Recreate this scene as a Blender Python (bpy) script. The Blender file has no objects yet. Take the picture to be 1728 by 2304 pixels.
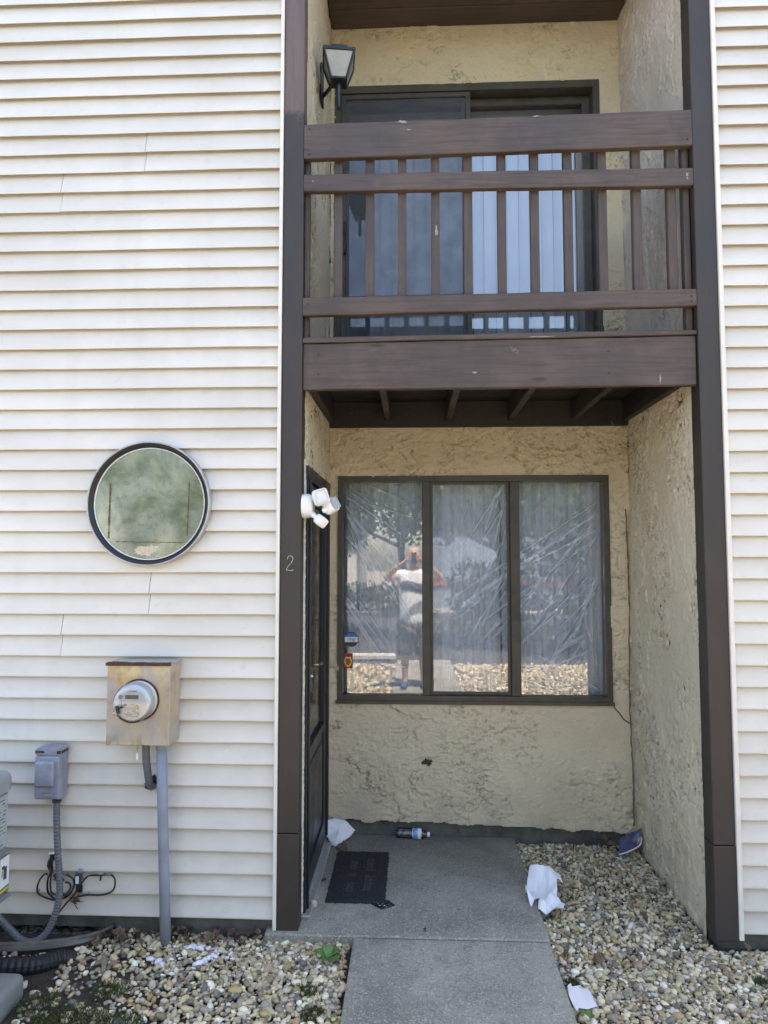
import bpy, bmesh, math, random
import numpy as np
from mathutils import Vector, Matrix, Euler
R = math.radians
random.seed(7); rng = np.random.default_rng(7)
sc = bpy.context.scene
C = sc.collection

# ------------------------------------------------------------------ camera, sky, sun, exposure
cam_d = bpy.data.cameras.new('camera'); cam = bpy.data.objects.new('camera', cam_d); C.objects.link(cam)
cam_d.sensor_fit = 'VERTICAL'; cam_d.sensor_height = 24.0; cam_d.lens = 1560/2304*24
cam_d.clip_start = 0.005; cam_d.clip_end = 600
cam.location = (0, -3.35, 1.80); cam.rotation_euler = (R(90+3.668), 0, R(2.454))
sc.camera = cam
SUN_EL, SUN_AZ = 69, 22            # azimuth clockwise from +Y (behind the house)
w = bpy.data.worlds.new('World'); sc.world = w; w.use_nodes = True
nt = w.node_tree; bg = nt.nodes['Background']
sky = nt.nodes.new('ShaderNodeTexSky'); sky.sky_type = 'NISHITA'; sky.sun_disc = False
sky.sun_elevation = R(SUN_EL); sky.sun_rotation = R(SUN_AZ); sky.dust_density = 1.6; sky.air_density = 1.0; sky.ozone_density = 0.6
nt.links.new(sky.outputs[0], bg.inputs[0]); bg.inputs[1].default_value = 0.15
sl = bpy.data.lights.new('sun', 'SUN'); sl.energy = 5.0; sl.angle = R(0.55); sl.color = (1.0, 0.94, 0.86)
so = bpy.data.objects.new('sun', sl); C.objects.link(so)
sd = Vector((math.sin(R(SUN_AZ))*math.cos(R(SUN_EL)), math.cos(R(SUN_AZ))*math.cos(R(SUN_EL)), math.sin(R(SUN_EL))))
so.rotation_euler = sd.to_track_quat('Z', 'Y').to_euler()
sc.view_settings.view_transform = 'Standard'; sc.view_settings.look = 'None'
sc.view_settings.gamma = 1; sc.view_settings.use_curve_mapping = False
sc.view_settings.exposure = 2.17
sc.view_settings.use_white_balance = True; sc.view_settings.white_balance_temperature = 7300; sc.view_settings.white_balance_tint = 14
sc.render.engine = 'CYCLES'
sc.cycles.use_denoising = True
sc.cycles.max_bounces = 10; sc.cycles.diffuse_bounces = 6; sc.cycles.transparent_max_bounces = 16
sc.cycles.sample_clamp_indirect = 6

# ------------------------------------------------------------------ helpers
def tag(o, label=None, cat=None, group=None, kind=None):
    if label: o['label'] = label
    if cat: o['category'] = cat
    if group: o['group'] = group
    if kind: o['kind'] = kind
    return o
def empty(name, label, cat, loc=(0, 0, 0), rz=0, group=None):
    o = bpy.data.objects.new(name, None); C.objects.link(o)
    o.location = loc; o.rotation_euler = (0, 0, rz); o.empty_display_size = .05
    return tag(o, label, cat, group)
def obj(name, me, mat=None, parent=None, smooth=False):
    if isinstance(me, bmesh.types.BMesh):
        b = me; me = bpy.data.meshes.new(name); b.normal_update(); b.to_mesh(me); b.free()
    if mat is not None:
        me.materials.clear()
        for m in (mat if isinstance(mat, (list, tuple)) else [mat]): me.materials.append(m)
    if smooth: me.polygons.foreach_set('use_smooth', [True]*len(me.polygons))
    o = bpy.data.objects.new(name, me); C.objects.link(o)
    if parent is not None:
        o.parent = parent
    return o
def part(name, me, mat, root, smooth=False):
    """mesh given in world coordinates, parented under root without moving"""
    o = obj(name, me, mat, None, smooth)
    o.parent = root
    o.matrix_parent_inverse = world_of(root).inverted()
    return o
def world_of(o):
    m = Matrix.LocRotScale(o.location, o.rotation_euler, o.scale)
    if o.parent is not None:
        return world_of(o.parent) @ o.matrix_parent_inverse @ m
    return m
def box(bm, x0, x1, y0, y1, z0, z1, bev=0.0, seg=1):
    vs = [bm.verts.new((x, y, z)) for x in (x0, x1) for y in (y0, y1) for z in (z0, z1)]
    f = [(0, 1, 3, 2), (4, 6, 7, 5), (0, 4, 5, 1), (2, 3, 7, 6), (0, 2, 6, 4), (1, 5, 7, 3)]
    fs = [bm.faces.new([vs[i] for i in q]) for q in f]
    if bev > 0:
        es = list({e for g in fs for e in g.edges})
        bmesh.ops.bevel(bm, geom=es, offset=bev, segments=seg, affect='EDGES', profile=.5)
    return bm
def nbox(*a, **k):
    return box(bmesh.new(), *a, **k)
def prism(bm, pts, y0, y1):
    """polygon pts (x,z) extruded along y"""
    a = [bm.verts.new((x, y0, z)) for x, z in pts]; b = [bm.verts.new((x, y1, z)) for x, z in pts]
    n = len(pts)
    try: bm.faces.new(a); bm.faces.new(b[::-1])
    except ValueError: pass
    for i in range(n): bm.faces.new((a[i], b[i], b[(i+1) % n], a[(i+1) % n]))
    bmesh.ops.recalc_face_normals(bm, faces=bm.faces[:])
    return bm
def tube(bm, pts, r, n=10, caps=True, closed=False):
    pts = [Vector(p) for p in pts]; rs = r if isinstance(r, (list, tuple)) else [r]*len(pts)
    rings = []; up = None
    for i, p in enumerate(pts):
        if closed: t = pts[(i+1) % len(pts)]-pts[i-1]
        else: t = pts[min(i+1, len(pts)-1)]-pts[max(i-1, 0)]
        t.normalize()
        if up is None: up = Vector((0, 0, 1)) if abs(t.z) < .9 else Vector((1, 0, 0))
        s = t.cross(up)
        if s.length < 1e-5: s = t.orthogonal()
        s.normalize(); up = s.cross(t).normalized()
        rings.append([bm.verts.new(p+(s*math.cos(a)+up*math.sin(a))*rs[i]) for a in [2*math.pi*k/n for k in range(n)]])
    m = len(rings)
    for i in range(m if closed else m-1):
        A, B = rings[i], rings[(i+1) % m]
        for k in range(n): bm.faces.new((A[k], A[(k+1) % n], B[(k+1) % n], B[k]))
    if caps and not closed:
        bm.faces.new(rings[0][::-1]); bm.faces.new(rings[-1])
    bmesh.ops.recalc_face_normals(bm, faces=bm.faces[:])
    return bm
def smooth_path(pts, k=8):
    pts = [Vector(p) for p in pts]; out = []
    for i in range(len(pts)-1):
        p0, p1, p2, p3 = pts[max(i-1, 0)], pts[i], pts[i+1], pts[min(i+2, len(pts)-1)]
        for j in range(k):
            t = j/k
            out.append(.5*((2*p1)+(-p0+p2)*t+(2*p0-5*p1+4*p2-p3)*t*t+(-p0+3*p1-3*p2+p3)*t**3))
    out.append(pts[-1]); return out
def lathe(bm, prof, n=32, M=None):
    """profile (r, h) around z, transformed by M"""
    M = M or Matrix.Identity(4); rings = []
    for r, h in prof:
        if r < 1e-6: rings.append([bm.verts.new(M @ Vector((0, 0, h)))])
        else: rings.append([bm.verts.new(M @ Vector((r*math.cos(2*math.pi*k/n), r*math.sin(2*math.pi*k/n), h))) for k in range(n)])
    for A, B in zip(rings, rings[1:]):
        if len(A) == 1 and len(B) == 1: continue
        for k in range(n):
            if len(A) == 1: bm.faces.new((A[0], B[k], B[(k+1) % n]))
            elif len(B) == 1: bm.faces.new((A[k], B[0], A[(k+1) % n]))
            else: bm.faces.new((A[k], B[k], B[(k+1) % n], A[(k+1) % n]))
    bmesh.ops.recalc_face_normals(bm, faces=bm.faces[:])
    return bm
def axis(p, d):
    """matrix taking +z to direction d at point p"""
    q = Vector(d).normalized().to_track_quat('Z', 'Y')
    return Matrix.Translation(Vector(p)) @ q.to_matrix().to_4x4()
def rbox(sx, sy, sz, bev, seg=3, M=None):
    bm = nbox(-sx/2, sx/2, -sy/2, sy/2, -sz/2, sz/2, bev=bev, seg=seg)
    if M is not None: bm.transform(M)
    return bm
def mesh_np(name, V, F, mat=None, smooth=True, col=None):
    me = bpy.data.meshes.new(name)
    V = np.asarray(V, np.float32); F = np.asarray(F, np.int32); k = F.shape[1]
    me.vertices.add(len(V)); me.vertices.foreach_set('co', V.ravel())
    me.loops.add(F.size); me.loops.foreach_set('vertex_index', F.ravel())
    me.polygons.add(len(F)); me.polygons.foreach_set('loop_start', np.arange(0, F.size, k, dtype=np.int32))
    me.polygons.foreach_set('loop_total', np.full(len(F), k, np.int32))
    if smooth: me.polygons.foreach_set('use_smooth', np.ones(len(F), bool))
    me.update(calc_edges=True)
    if col is not None:
        at = me.color_attributes.new('tint', 'FLOAT_COLOR', 'POINT')
        c4 = np.ones((len(V), 4), np.float32); c4[:, :3] = col; at.data.foreach_set('color', c4.ravel())
    if mat: me.materials.append(mat)
    return me
def text_mesh(s, size, M, depth=.0006, font_space=1.0):
    cu = bpy.data.curves.new('txt', 'FONT'); cu.body = s; cu.size = size; cu.extrude = depth; cu.align_x = 'CENTER'; cu.align_y = 'CENTER'
    cu.space_character = font_space; cu.resolution_u = 3
    o = bpy.data.objects.new('txt', cu); C.objects.link(o)
    dg = bpy.context.evaluated_depsgraph_get()
    me = bpy.data.meshes.new_from_object(o.evaluated_get(dg))
    bpy.data.objects.remove(o); bpy.data.curves.remove(cu)
    me.transform(M)
    return me

def blotch(cx, cz, rx, rz, y, n, seed, jag=.3):
    r = np.random.default_rng(seed); bm = bmesh.new(); c0 = bm.verts.new((cx, y, cz)); vs = []
    for k in range(n):
        a = 2*math.pi*k/n; q = 1+jag*r.normal(); vs.append(bm.verts.new((cx+rx*q*math.cos(a), y, cz+rz*q*math.sin(a))))
    for k in range(n): bm.faces.new((c0, vs[k], vs[(k+1) % n]))
    bmesh.ops.recalc_face_normals(bm, faces=bm.faces[:]); return bm

# ------------------------------------------------------------------ materials
class NT:
    def __init__(s, name):
        s.m = bpy.data.materials.new(name); s.m.use_nodes = True; s.t = s.m.node_tree
        s.b = s.t.nodes['Principled BSDF']; s.out = s.t.nodes['Material Output']; s._pos = None
    def n(s, typ, **k):
        x = s.t.nodes.new(typ)
        for a, v in k.items(): setattr(x, a, v)
        return x
    def l(s, a, b): s.t.links.new(a, b)
    @property
    def pos(s):
        if s._pos is None: s._pos = s.n('ShaderNodeNewGeometry').outputs['Position']
        return s._pos
    def coord(s, scale, rot=(0, 0, 0), loc=(0, 0, 0)):
        mp = s.n('ShaderNodeMapping'); s.l(s.pos, mp.inputs[0])
        mp.inputs['Scale'].default_value = scale if hasattr(scale, '__len__') else (scale,)*3
        mp.inputs['Rotation'].default_value = rot; mp.inputs['Location'].default_value = loc
        return mp.outputs[0]
    def noise(s, scale, detail=4, rough=.55, loc=(0, 0, 0), rot=(0, 0, 0), dist=0):
        x = s.n('ShaderNodeTexNoise'); s.l(s.coord(scale, rot, loc), x.inputs['Vector']); x.inputs['Scale'].default_value = 1
        x.inputs['Detail'].default_value = detail; x.inputs['Roughness'].default_value = rough; x.inputs['Distortion'].default_value = dist
        return x.outputs['Fac']
    def voro(s, scale, feature='F1', loc=(0, 0, 0)):
        x = s.n('ShaderNodeTexVoronoi'); x.feature = feature; s.l(s.coord(scale, loc=loc), x.inputs['Vector']); x.inputs['Scale'].default_value = 1
        return x
    def ramp(s, fac, lo, hi, a=0., b=1.):
        x = s.n('ShaderNodeMapRange'); s.l(fac, x.inputs[0]); x.inputs[1].default_value = lo; x.inputs[2].default_value = hi
        x.inputs[3].default_value = a; x.inputs[4].default_value = b; return x.outputs[0]
    def math(s, op, a, b=None):
        x = s.n('ShaderNodeMath', operation=op)
        for i, v in enumerate((a, b)):
            if v is None: continue
            if isinstance(v, (int, float)): x.inputs[i].default_value = v
            else: s.l(v, x.inputs[i])
        return x.outputs[0]
    def mix(s, fac, a, b, mode='MIX'):
        x = s.n('ShaderNodeMix', data_type='RGBA', blend_type=mode)
        for i, v in ((0, fac), (6, a), (7, b)):
            if isinstance(v, (int, float)): x.inputs[i].default_value = v
            elif isinstance(v, tuple): x.inputs[i].default_value = (*v, 1)
            else: s.l(v, x.inputs[i])
        return x.outputs[2]
    def col(s, c):
        if isinstance(c, tuple): s.b.inputs['Base Color'].default_value = (*c, 1)
        else: s.l(c, s.b.inputs['Base Color'])
    def bump(s, h, strength=.5, dist=.005, prev=None):
        x = s.n('ShaderNodeBump'); s.l(h, x.inputs['Height']); x.inputs['Strength'].default_value = strength; x.inputs['Distance'].default_value = dist
        if prev is not None: s.l(prev, x.inputs['Normal'])
        return x.outputs[0]
    def nrm(s, n): s.l(n, s.b.inputs['Normal'])
    def set(s, **k):
        for a, v in k.items():
            i = s.b.inputs[a.replace('_', ' ')]
            if isinstance(v, (int, float, tuple)): i.default_value = v if not isinstance(v, tuple) else (*v, 1)
            else: s.l(v, i)
        return s
def sepz(t, ax='Z'):
    x = t.n('ShaderNodeSeparateXYZ'); t.l(t.pos, x.inputs[0]); return x.outputs[ax]
def plain(name, c, rough=.5, metal=0., nscale=25, var=.18, bump=.15, bd=.002, spec=.5):
    t = NT(name); f = t.noise(nscale, 5)
    t.col(t.mix(t.ramp(f, .3, .7), tuple(x*(1-var) for x in c), tuple(min(1, x*(1+var)) for x in c)))
    t.set(Roughness=t.ramp(t.noise(nscale*.7, 3), .3, .7, max(.03, rough-.1), min(1, rough+.1)), Metallic=metal)
    t.b.inputs['Specular IOR Level'].default_value = spec
    if bump: t.nrm(t.bump(t.noise(nscale*4, 4), bump, bd))
    return t.m

M = {}
# vinyl siding: cream white, faint wood grain, mildew specks
t = NT('vinyl')
grain = t.noise((6, 6, 260), 4, .6); big = t.noise((1.2, 1.2, 3), 4); spk = t.noise((14, 14, 26), 6, .7)
c = t.mix(t.ramp(big, .35, .65), (.715, .675, .60), (.625, .585, .51))
c = t.mix(t.ramp(spk, .58, .78, 0, .40), c, (.42, .40, .30)); c = t.mix(t.ramp(t.noise((5, 5, .5), 5, .6, (2, 7, 1)), .52, .70, 0, .22), c, (.50, .47, .38))
lowz = t.ramp(sepz(t), .1, 1.8, .50, .0)  # dimmer light low on the wall, put into the colour
c = t.mix(t.math('MULTIPLY', lowz, t.ramp(t.noise((9, 9, 16), 5), .3, .75, .35, 1)), c, (.44, .42, .385))
t.col(c); t.set(Roughness=.42); t.nrm(t.bump(t.noise((1.5, 1.5, 9), 3), .25, .01, t.bump(grain, .16, .0016)))
M['vinyl'] = t.m
M['vinyl_lap_shade'] = plain('lap_shade_vinyl', (.115, .10, .07), .8, nscale=12, var=.35, bump=0)  # lap undersides coloured dark to draw the shadow lines between courses
M['trim'] = plain('white_trim', (.72, .68, .61), .4, var=.06, nscale=9)
# brown painted wood, worn
def wood(name, base, worn, stretch, wornamt=.6):
    t = NT(name)
    g = t.noise(stretch, 5, .65, dist=.6); p = t.noise(2.3, 5, .6, dist=.4); chips = t.noise(9, 6, .7)
    c = t.mix(t.ramp(p, .44, .58, 0, wornamt), base, worn)
    kn = t.voro(tuple(a*.09+1.2 for a in stretch), loc=(.3, .7, .2)).outputs['Distance']
    c = t.mix(t.ramp(t.noise(5.5, 5, .65, (4, 2, 9), dist=.8), .55, .72, 0, .5), c, tuple(x*.62 for x in base))
    c = t.mix(t.ramp(kn, .07, .04, 0, .7), c, tuple(x*.3 for x in base))
    c = t.mix(t.ramp(g, .45, .68, 0, .6), c, tuple(x*.45 for x in base))
    c = t.mix(t.ramp(chips, .69, .76, 0, .6), c, (.30, .24, .21))
    t.col(c); t.set(Roughness=t.ramp(p, .3, .7, .45, .7))
    t.nrm(t.bump(g, .6, .005, t.bump(t.noise(3.5, 3), .2, .01)))
    return t.m
M['wood_x'] = wood('brown_paint_rail', (.072, .051, .041), (.122, .086, .070), (3, 60, 60))
M['wood_z0'] = wood('brown_paint_post', (.068, .049, .039), (.118, .082, .065), (45, 45, 2.5))
def post_wood():
    t = NT('brown_paint_post_two_coats'); g = t.noise((45, 45, 2.5), 5, .65, dist=.6); p = t.noise(2.3, 5, .6, dist=.4); chips = t.noise(11, 6, .7)
    x = t.n('ShaderNodeSeparateXYZ'); t.l(t.pos, x.inputs[0])
    zz = t.math('ADD', x.outputs['Z'], t.math('MULTIPLY', t.noise(9, 5, .7), .22))
    old = t.math('MULTIPLY', t.ramp(zz, 4.12, 4.16), t.ramp(x.outputs['X'], .2, .1))      # old pink-brown coat left above the repaint line
    c = t.mix(t.ramp(p, .45, .65, 0, .45), (.035, .027, .0225), (.060, .045, .038))
    c = t.mix(t.math('MULTIPLY', t.ramp(t.noise((6, 6, 3), 5), .5, .68), .5), c, (.050, .040, .035))
    c = t.mix(old, c, (.140, .098, .090))
    c = t.mix(t.ramp(g, .4, .75, 0, .4), c, (.03, .026, .026))
    c = t.mix(t.ramp(chips, .72, .78, 0, .5), c, (.26, .20, .17))
    t.col(c); t.set(Roughness=t.ramp(p, .3, .7, .40, .65)); t.nrm(t.bump(g, .35, .0035, t.bump(t.noise(3.5, 3), .25, .012))); return t.m
M['wood_z'] = post_wood()
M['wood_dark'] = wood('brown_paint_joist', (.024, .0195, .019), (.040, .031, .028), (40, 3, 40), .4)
# stucco: skip-trowel plaster
def stucco(name, c1, c2, seed, stretch=(1, 1, 1.6), rough_amt=1.0):
    t = NT(name); L = (seed*3.1, seed*1.7, seed*2.3)
    fine = t.noise(120, 5, .75, L); med = t.noise(36, 5, .7, L)
    c = t.mix(t.ramp(t.noise(1.1, 4, .6, L), .35, .65), c1, c2)
    c = t.mix(t.ramp(t.noise(4, 6, .65, L), .50, .75, 0, .25), c, tuple(x*.72 for x in c1))
    c = t.mix(t.ramp(t.noise(2.2, 4, .6, (L[2], L[0], L[1])), .60, .78, 0, .45), c, (c1[0]*1.05, c1[1]*1.0, c1[2]*.78))
    c = t.mix(t.ramp(med, .58, .72, 0, .30*rough_amt), c, tuple(x*.45 for x in c1))
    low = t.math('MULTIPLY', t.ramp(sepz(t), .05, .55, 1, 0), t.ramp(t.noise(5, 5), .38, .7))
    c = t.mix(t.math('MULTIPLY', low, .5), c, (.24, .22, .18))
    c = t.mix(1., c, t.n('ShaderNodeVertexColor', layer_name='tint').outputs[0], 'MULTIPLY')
    t.col(c); t.set(Roughness=.85); t.b.inputs['Specular IOR Level'].default_value = .25
    t.nrm(t.bump(fine, .7, .004, t.bump(med, .8*rough_amt, .009)))
    return t.m
M['stucco_back'] = stucco('stucco_back', (.62, .53, .375), (.70, .605, .435), 1)
M['stucco_up'] = stucco('stucco_upper', (.67, .58, .40), (.74, .65, .47), 2)
M['stucco_side'] = stucco('stucco_side', (.64, .56, .41), (.72, .64, .48), 4, (1, 1, 1), 1.4)
M['stucco_side_up'] = stucco('stucco_side_upper', (.55, .49, .41), (.72, .66, .58), 6, (1, 1.6, .7), 1.1)
M['stucco_door'] = stucco('stucco_door_side', (.62, .55, .40), (.70, .62, .46), 8, (1.3, 1.3, .8), 1.6)
# concrete walk: exposed aggregate
t = NT('concrete')
ag = t.voro(170).outputs['Color']; agv = t.n('ShaderNodeRGBToBW'); t.l(ag, agv.inputs[0])
st = t.noise(2.2, 5, .6); n2 = t.noise(60, 5, .7)
c = t.mix(t.ramp(st, .38, .62), (.205, .196, .155), (.315, .302, .245)); c = t.mix(t.ramp(t.noise(7, 6, .65, (5, 1, 3)), .56, .72, 0, .5), c, (.135, .13, .108))
c = t.mix(t.ramp(agv.outputs[0], .74, .84, 0, .55), c, (.52, .49, .43))
c = t.mix(t.ramp(agv.outputs[0], .26, .18, 0, .5), c, (.085, .08, .07))
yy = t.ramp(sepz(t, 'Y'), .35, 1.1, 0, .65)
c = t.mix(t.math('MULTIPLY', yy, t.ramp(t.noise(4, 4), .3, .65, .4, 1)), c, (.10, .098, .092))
t.col(c); t.set(Roughness=.85); t.nrm(t.bump(agv.outputs[0], .35, .002, t.bump(n2, .3, .003)))
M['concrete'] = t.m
M['foundation'] = plain('foundation', (.10, .098, .082), .9, nscale=11, var=.4, bump=.6, bd=.006)
M['soil'] = plain('soil', (.045, .036, .028), 1, nscale=18, var=.5, bump=1, bd=.02)
# pebbles take their stone colour from each stone's own tint
t = NT('pebble'); a = t.n('ShaderNodeVertexColor', layer_name='tint').outputs[0]
c = t.mix(t.ramp(t.noise(120, 4, .7), .4, .75, 0, .45), a, t.mix(.6, a, (.05, .045, .035)))
c = t.mix(t.ramp(t.noise(3.0, 4, .6), .55, .75, 0, .4), c, (.07, .062, .045))
t.col(c); t.set(Roughness=.62); t.nrm(t.bump(t.noise(240, 4), .2, .001)); M['pebble'] = t.m
t = NT('gravel_far'); v = t.voro(42); bw = t.n('ShaderNodeRGBToBW'); t.l(v.outputs['Color'], bw.inputs[0])
t.col(t.mix(t.ramp(v.outputs['Distance'], .35, .7), t.mix(bw.outputs[0], (.30, .26, .19), (.62, .57, .47)), (.06, .05, .04)))
t.set(Roughness=.9); t.nrm(t.bump(v.outputs['Distance'], -.8, .02)); M['gravel_far'] = t.m
M['asphalt'] = plain('asphalt', (.055, .055, .057), .9, nscale=60, var=.3, bump=.6, bd=.004)
M['frame'] = plain('bronze_frame', (.066, .058, .044), .45, .0, nscale=14, var=.25, bump=.1)
M['door_paint'] = plain('door_paint', (.016, .019, .025), .38, nscale=12, var=.2, bump=.08)
M['black_rubber'] = plain('black_rubber', (.012, .012, .013), .55, nscale=30)
M['black_cable'] = plain('black_cable', (.012, .012, .014), .4, nscale=30)
M['chrome'] = plain('worn_chrome', (.42, .41, .39), .32, 1, nscale=60, var=.2)
M['brass'] = plain('dull_brass', (.30, .24, .13), .4, 1, nscale=60)
M['alu'] = plain('aluminium_rim', (.44, .45, .44), .42, .6, nscale=30, var=.15)
M['alu_white'] = plain('inner_rim', (.62, .63, .62), .4, .2, nscale=30, var=.1)
M['pvc'] = plain('grey_pvc', (.235, .265, .315), .5, nscale=14, var=.12, bump=.1)
M['flex'] = plain('grey_flex', (.105, .112, .125), .5, nscale=40, var=.15)
M['grey_metal'] = plain('grey_enamel', (.25, .275, .33), .5, .1, nscale=22, var=.16, bump=.25)
M['rust'] = plain('rust', (.075, .030, .017), .9, nscale=60, var=.5, bump=.8, bd=.002)
M['white_plastic'] = plain('white_plastic', (.80, .80, .79), .35, nscale=20, var=.02, bump=0)
M['dark_gloss'] = plain('dark_gloss', (.012, .013, .016), .12, nscale=20, bump=0)
M['ac_paint'] = plain('ac_paint', (.17, .185, .18), .5, .1, nscale=14, var=.1)
M['ac_top'] = plain('ac_top', (.26, .285, .29), .45, .1, nscale=14, var=.1)
M['label_white'] = plain('label_paper', (.68, .70, .68), .6, nscale=30, var=.08, bump=0)
M['label_ink'] = plain('label_ink', (.06, .062, .065), .6, nscale=30, var=.1, bump=0)
M['label_yellow'] = plain('label_yellow', (.55, .45, .07), .6, nscale=30, var=.1, bump=0)
M['pad'] = plain('grey_pad', (.20, .215, .205), .7, nscale=10, var=.15)
M['paper'] = plain('white_paper', (.78, .78, .80), .75, nscale=16, var=.04, bump=.25, bd=.004)
M['card'] = plain('torn_paper', (.72, .70, .70), .85, nscale=40, var=.08, bump=.5, bd=.002)
M['mat'] = plain('doormat', (.030, .030, .031), 1, nscale=160, var=.6, bump=1, bd=.006)
M['mat_text'] = plain('doormat_letters', (.070, .068, .066), 1, nscale=200, var=.5, bump=1, bd=.004)
M['leaf_dead'] = plain('dead_leaf', (.095, .055, .032), .8, nscale=40, var=.4)
M['leaf_green'] = plain('weed_leaf', (.075, .17, .035), .5, nscale=40, var=.3)
M['moss'] = plain('moss', (.085, .115, .028), 1, nscale=80, var=.5, bump=1, bd=.01)
M['foil'] = plain('dark_wrapper', (.012, .035, .055), .25, nscale=60, var=.5)
M['blue_wrap'] = plain('blue_wrapper', (.06, .065, .14), .35, nscale=18, var=.4)
M['gold_wrap'] = plain('gold_print', (.33, .27, .15), .4, nscale=40, var=.25)
M['blind'] = plain('blind_vane', (.66, .68, .70), .6, nscale=5, var=.04, bump=0)
M['curtain'] = plain('curtain_cloth', (.78, .80, .84), .9, nscale=30, var=.08, bump=.1)
M['room'] = plain('room_wall', (.16, .15, .14), .9, nscale=5, var=.1, bump=0)
M['blue_sticker'] = plain('sticker_blue', (.02, .16, .42), .4, nscale=30, var=.05, bump=0)
M['navy_sticker'] = plain('sticker_navy', (.012, .03, .06), .4, nscale=30, var=.05, bump=0)
M['red_sticker'] = plain('sticker_red', (.22, .018, .014), .4, nscale=30, var=.1, bump=0)
M['gold'] = plain('gold_badge', (.62, .42, .16), .3, .8, nscale=80, var=.3)
M['skin'] = plain('skin', (.50, .28, .19), .55, nscale=30, var=.08)
M['shirt'] = plain('white_shirt', (.74, .76, .78), .85, nscale=20, var=.04)
M['stripe'] = plain('shirt_stripe', (.055, .06, .075), .85, nscale=20, var=.1)
M['shorts'] = plain('olive_shorts', (.10, .085, .065), .9, nscale=50, var=.3)
M['shoe'] = plain('blue_shoe', (.05, .075, .17), .7, nscale=30, var=.1)
M['hair'] = plain('grey_hair', (.42, .36, .30), .8, nscale=90, var=.25, bump=.8)
M['bark'] = plain('bark', (.10, .078, .058), .95, nscale=12, var=.4, bump=1, bd=.03)
M['wall_white'] = plain('far_white_wall', (.72, .70, .66), .7, nscale=2, var=.06)
M['wall_blue'] = plain('far_blue_wall', (.24, .29, .36), .7, nscale=2, var=.08)
M['red_trim'] = plain('far_red_trim', (.33, .10, .07), .7, nscale=6, var=.15)
M['roof'] = plain('shingle', (.11, .10, .095), .9, nscale=14, var=.3, bump=.6, bd=.01)
M['kerb'] = plain('kerb', (.48, .46, .42), .85, nscale=12, var=.15)
def leaf_mat(name, c):
    t = NT(name); oi = t.noise(1.7, 4, .6)
    t.col(t.mix(t.ramp(oi, .3, .7), tuple(x*.55 for x in c), tuple(x*1.35 for x in c)))
    t.set(Roughness=.55); tr = t.n('ShaderNodeBsdfTranslucent'); tr.inputs[0].default_value = (c[0]*1.8, c[1]*1.9, c[2]*.9, 1)
    mx = t.n('ShaderNodeMixShader'); mx.inputs[0].default_value = .35
    t.l(t.b.outputs[0], mx.inputs[1]); t.l(tr.outputs[0], mx.inputs[2]); t.l(mx.outputs[0], t.out.inputs[0]); return t.m
M['leaf_a'] = leaf_mat('tree_leaf_dark', (.045, .066, .028)); M['leaf_b'] = leaf_mat('tree_leaf_light', (.075, .10, .035))
def glass(name, refl, tint=(.94, .96, .98), rough=.0):
    t = NT(name); t.t.nodes.remove(t.b)
    tr = t.n('ShaderNodeBsdfTransparent'); tr.inputs[0].default_value = (*tint, 1)
    gl = t.n('ShaderNodeBsdfGlossy'); gl.inputs['Roughness'].default_value = rough; gl.inputs[0].default_value = (1, 1, 1, 1)
    fr = t.n('ShaderNodeFresnel'); fr.inputs[0].default_value = 1.5
    f = t.math('MINIMUM', t.math('ADD', refl-.04, fr.outputs[0]), 1.0)
    mx = t.n('ShaderNodeMixShader'); t.l(f, mx.inputs[0]); t.l(tr.outputs[0], mx.inputs[1]); t.l(gl.outputs[0], mx.inputs[2])
    t.l(mx.outputs[0], t.out.inputs[0]); return t.m
M['glass'] = glass('window_glass', .085)
M['glass_up'] = glass('slider_glass', .105)
M['clear_pet'] = glass('clear_plastic', .08, (.90, .93, .95), .05)
def film():
    t = NT('plastic_film'); t.t.nodes.remove(t.b)
    tr = t.n('ShaderNodeBsdfTransparent'); tr.inputs[0].default_value = (.93, .95, .97, 1)
    gl = t.n('ShaderNodeBsdfGlossy'); gl.inputs['Roughness'].default_value = .14
    h = t.noise((26, 26, 9), 6, .65, rot=(0, R(25), 0), dist=1.5); h2 = t.noise((70, 70, 40), 4, .6, dist=1)
    nb = t.bump(h2, .5, .004, t.bump(h, .8, .012)); t.l(nb, gl.inputs['Normal'])
    df = t.n('ShaderNodeBsdfDiffuse'); df.inputs[0].default_value = (.84, .88, .94, 1); t.l(nb, df.inputs['Normal'])
    m1 = t.n('ShaderNodeMixShader'); cr = t.n('ShaderNodeVertexColor', layer_name='tint').outputs[0]; t.l(t.math('ADD', .15, t.math('MULTIPLY', cr, .40)), m1.inputs[0]); t.l(tr.outputs[0], m1.inputs[1]); t.l(gl.outputs[0], m1.inputs[2])
    m2 = t.n('ShaderNodeMixShader'); t.l(t.math('ADD', t.ramp(h, .42, .70, .06, .30), t.math('MULTIPLY', cr, .85)), m2.inputs[0]); t.l(m1.outputs[0], m2.inputs[1]); t.l(df.outputs[0], m2.inputs[2])
    t.l(m2.outputs[0], t.out.inputs[0]); return t.m
M['film'] = film()
def screen():
    t = NT('insect_screen'); t.t.nodes.remove(t.b)
    tr = t.n('ShaderNodeBsdfTransparent'); df = t.n('ShaderNodeBsdfDiffuse'); df.inputs[0].default_value = (.17, .19, .22, 1)
    mx = t.n('ShaderNodeMixShader'); t.l(t.ramp(t.noise(7, 5), .3, .7, .20, .33), mx.inputs[0]); t.l(tr.outputs[0], mx.inputs[1]); t.l(df.outputs[0], mx.inputs[2])
    t.l(mx.outputs[0], t.out.inputs[0]); return t.m
M['screen'] = screen()
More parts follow.
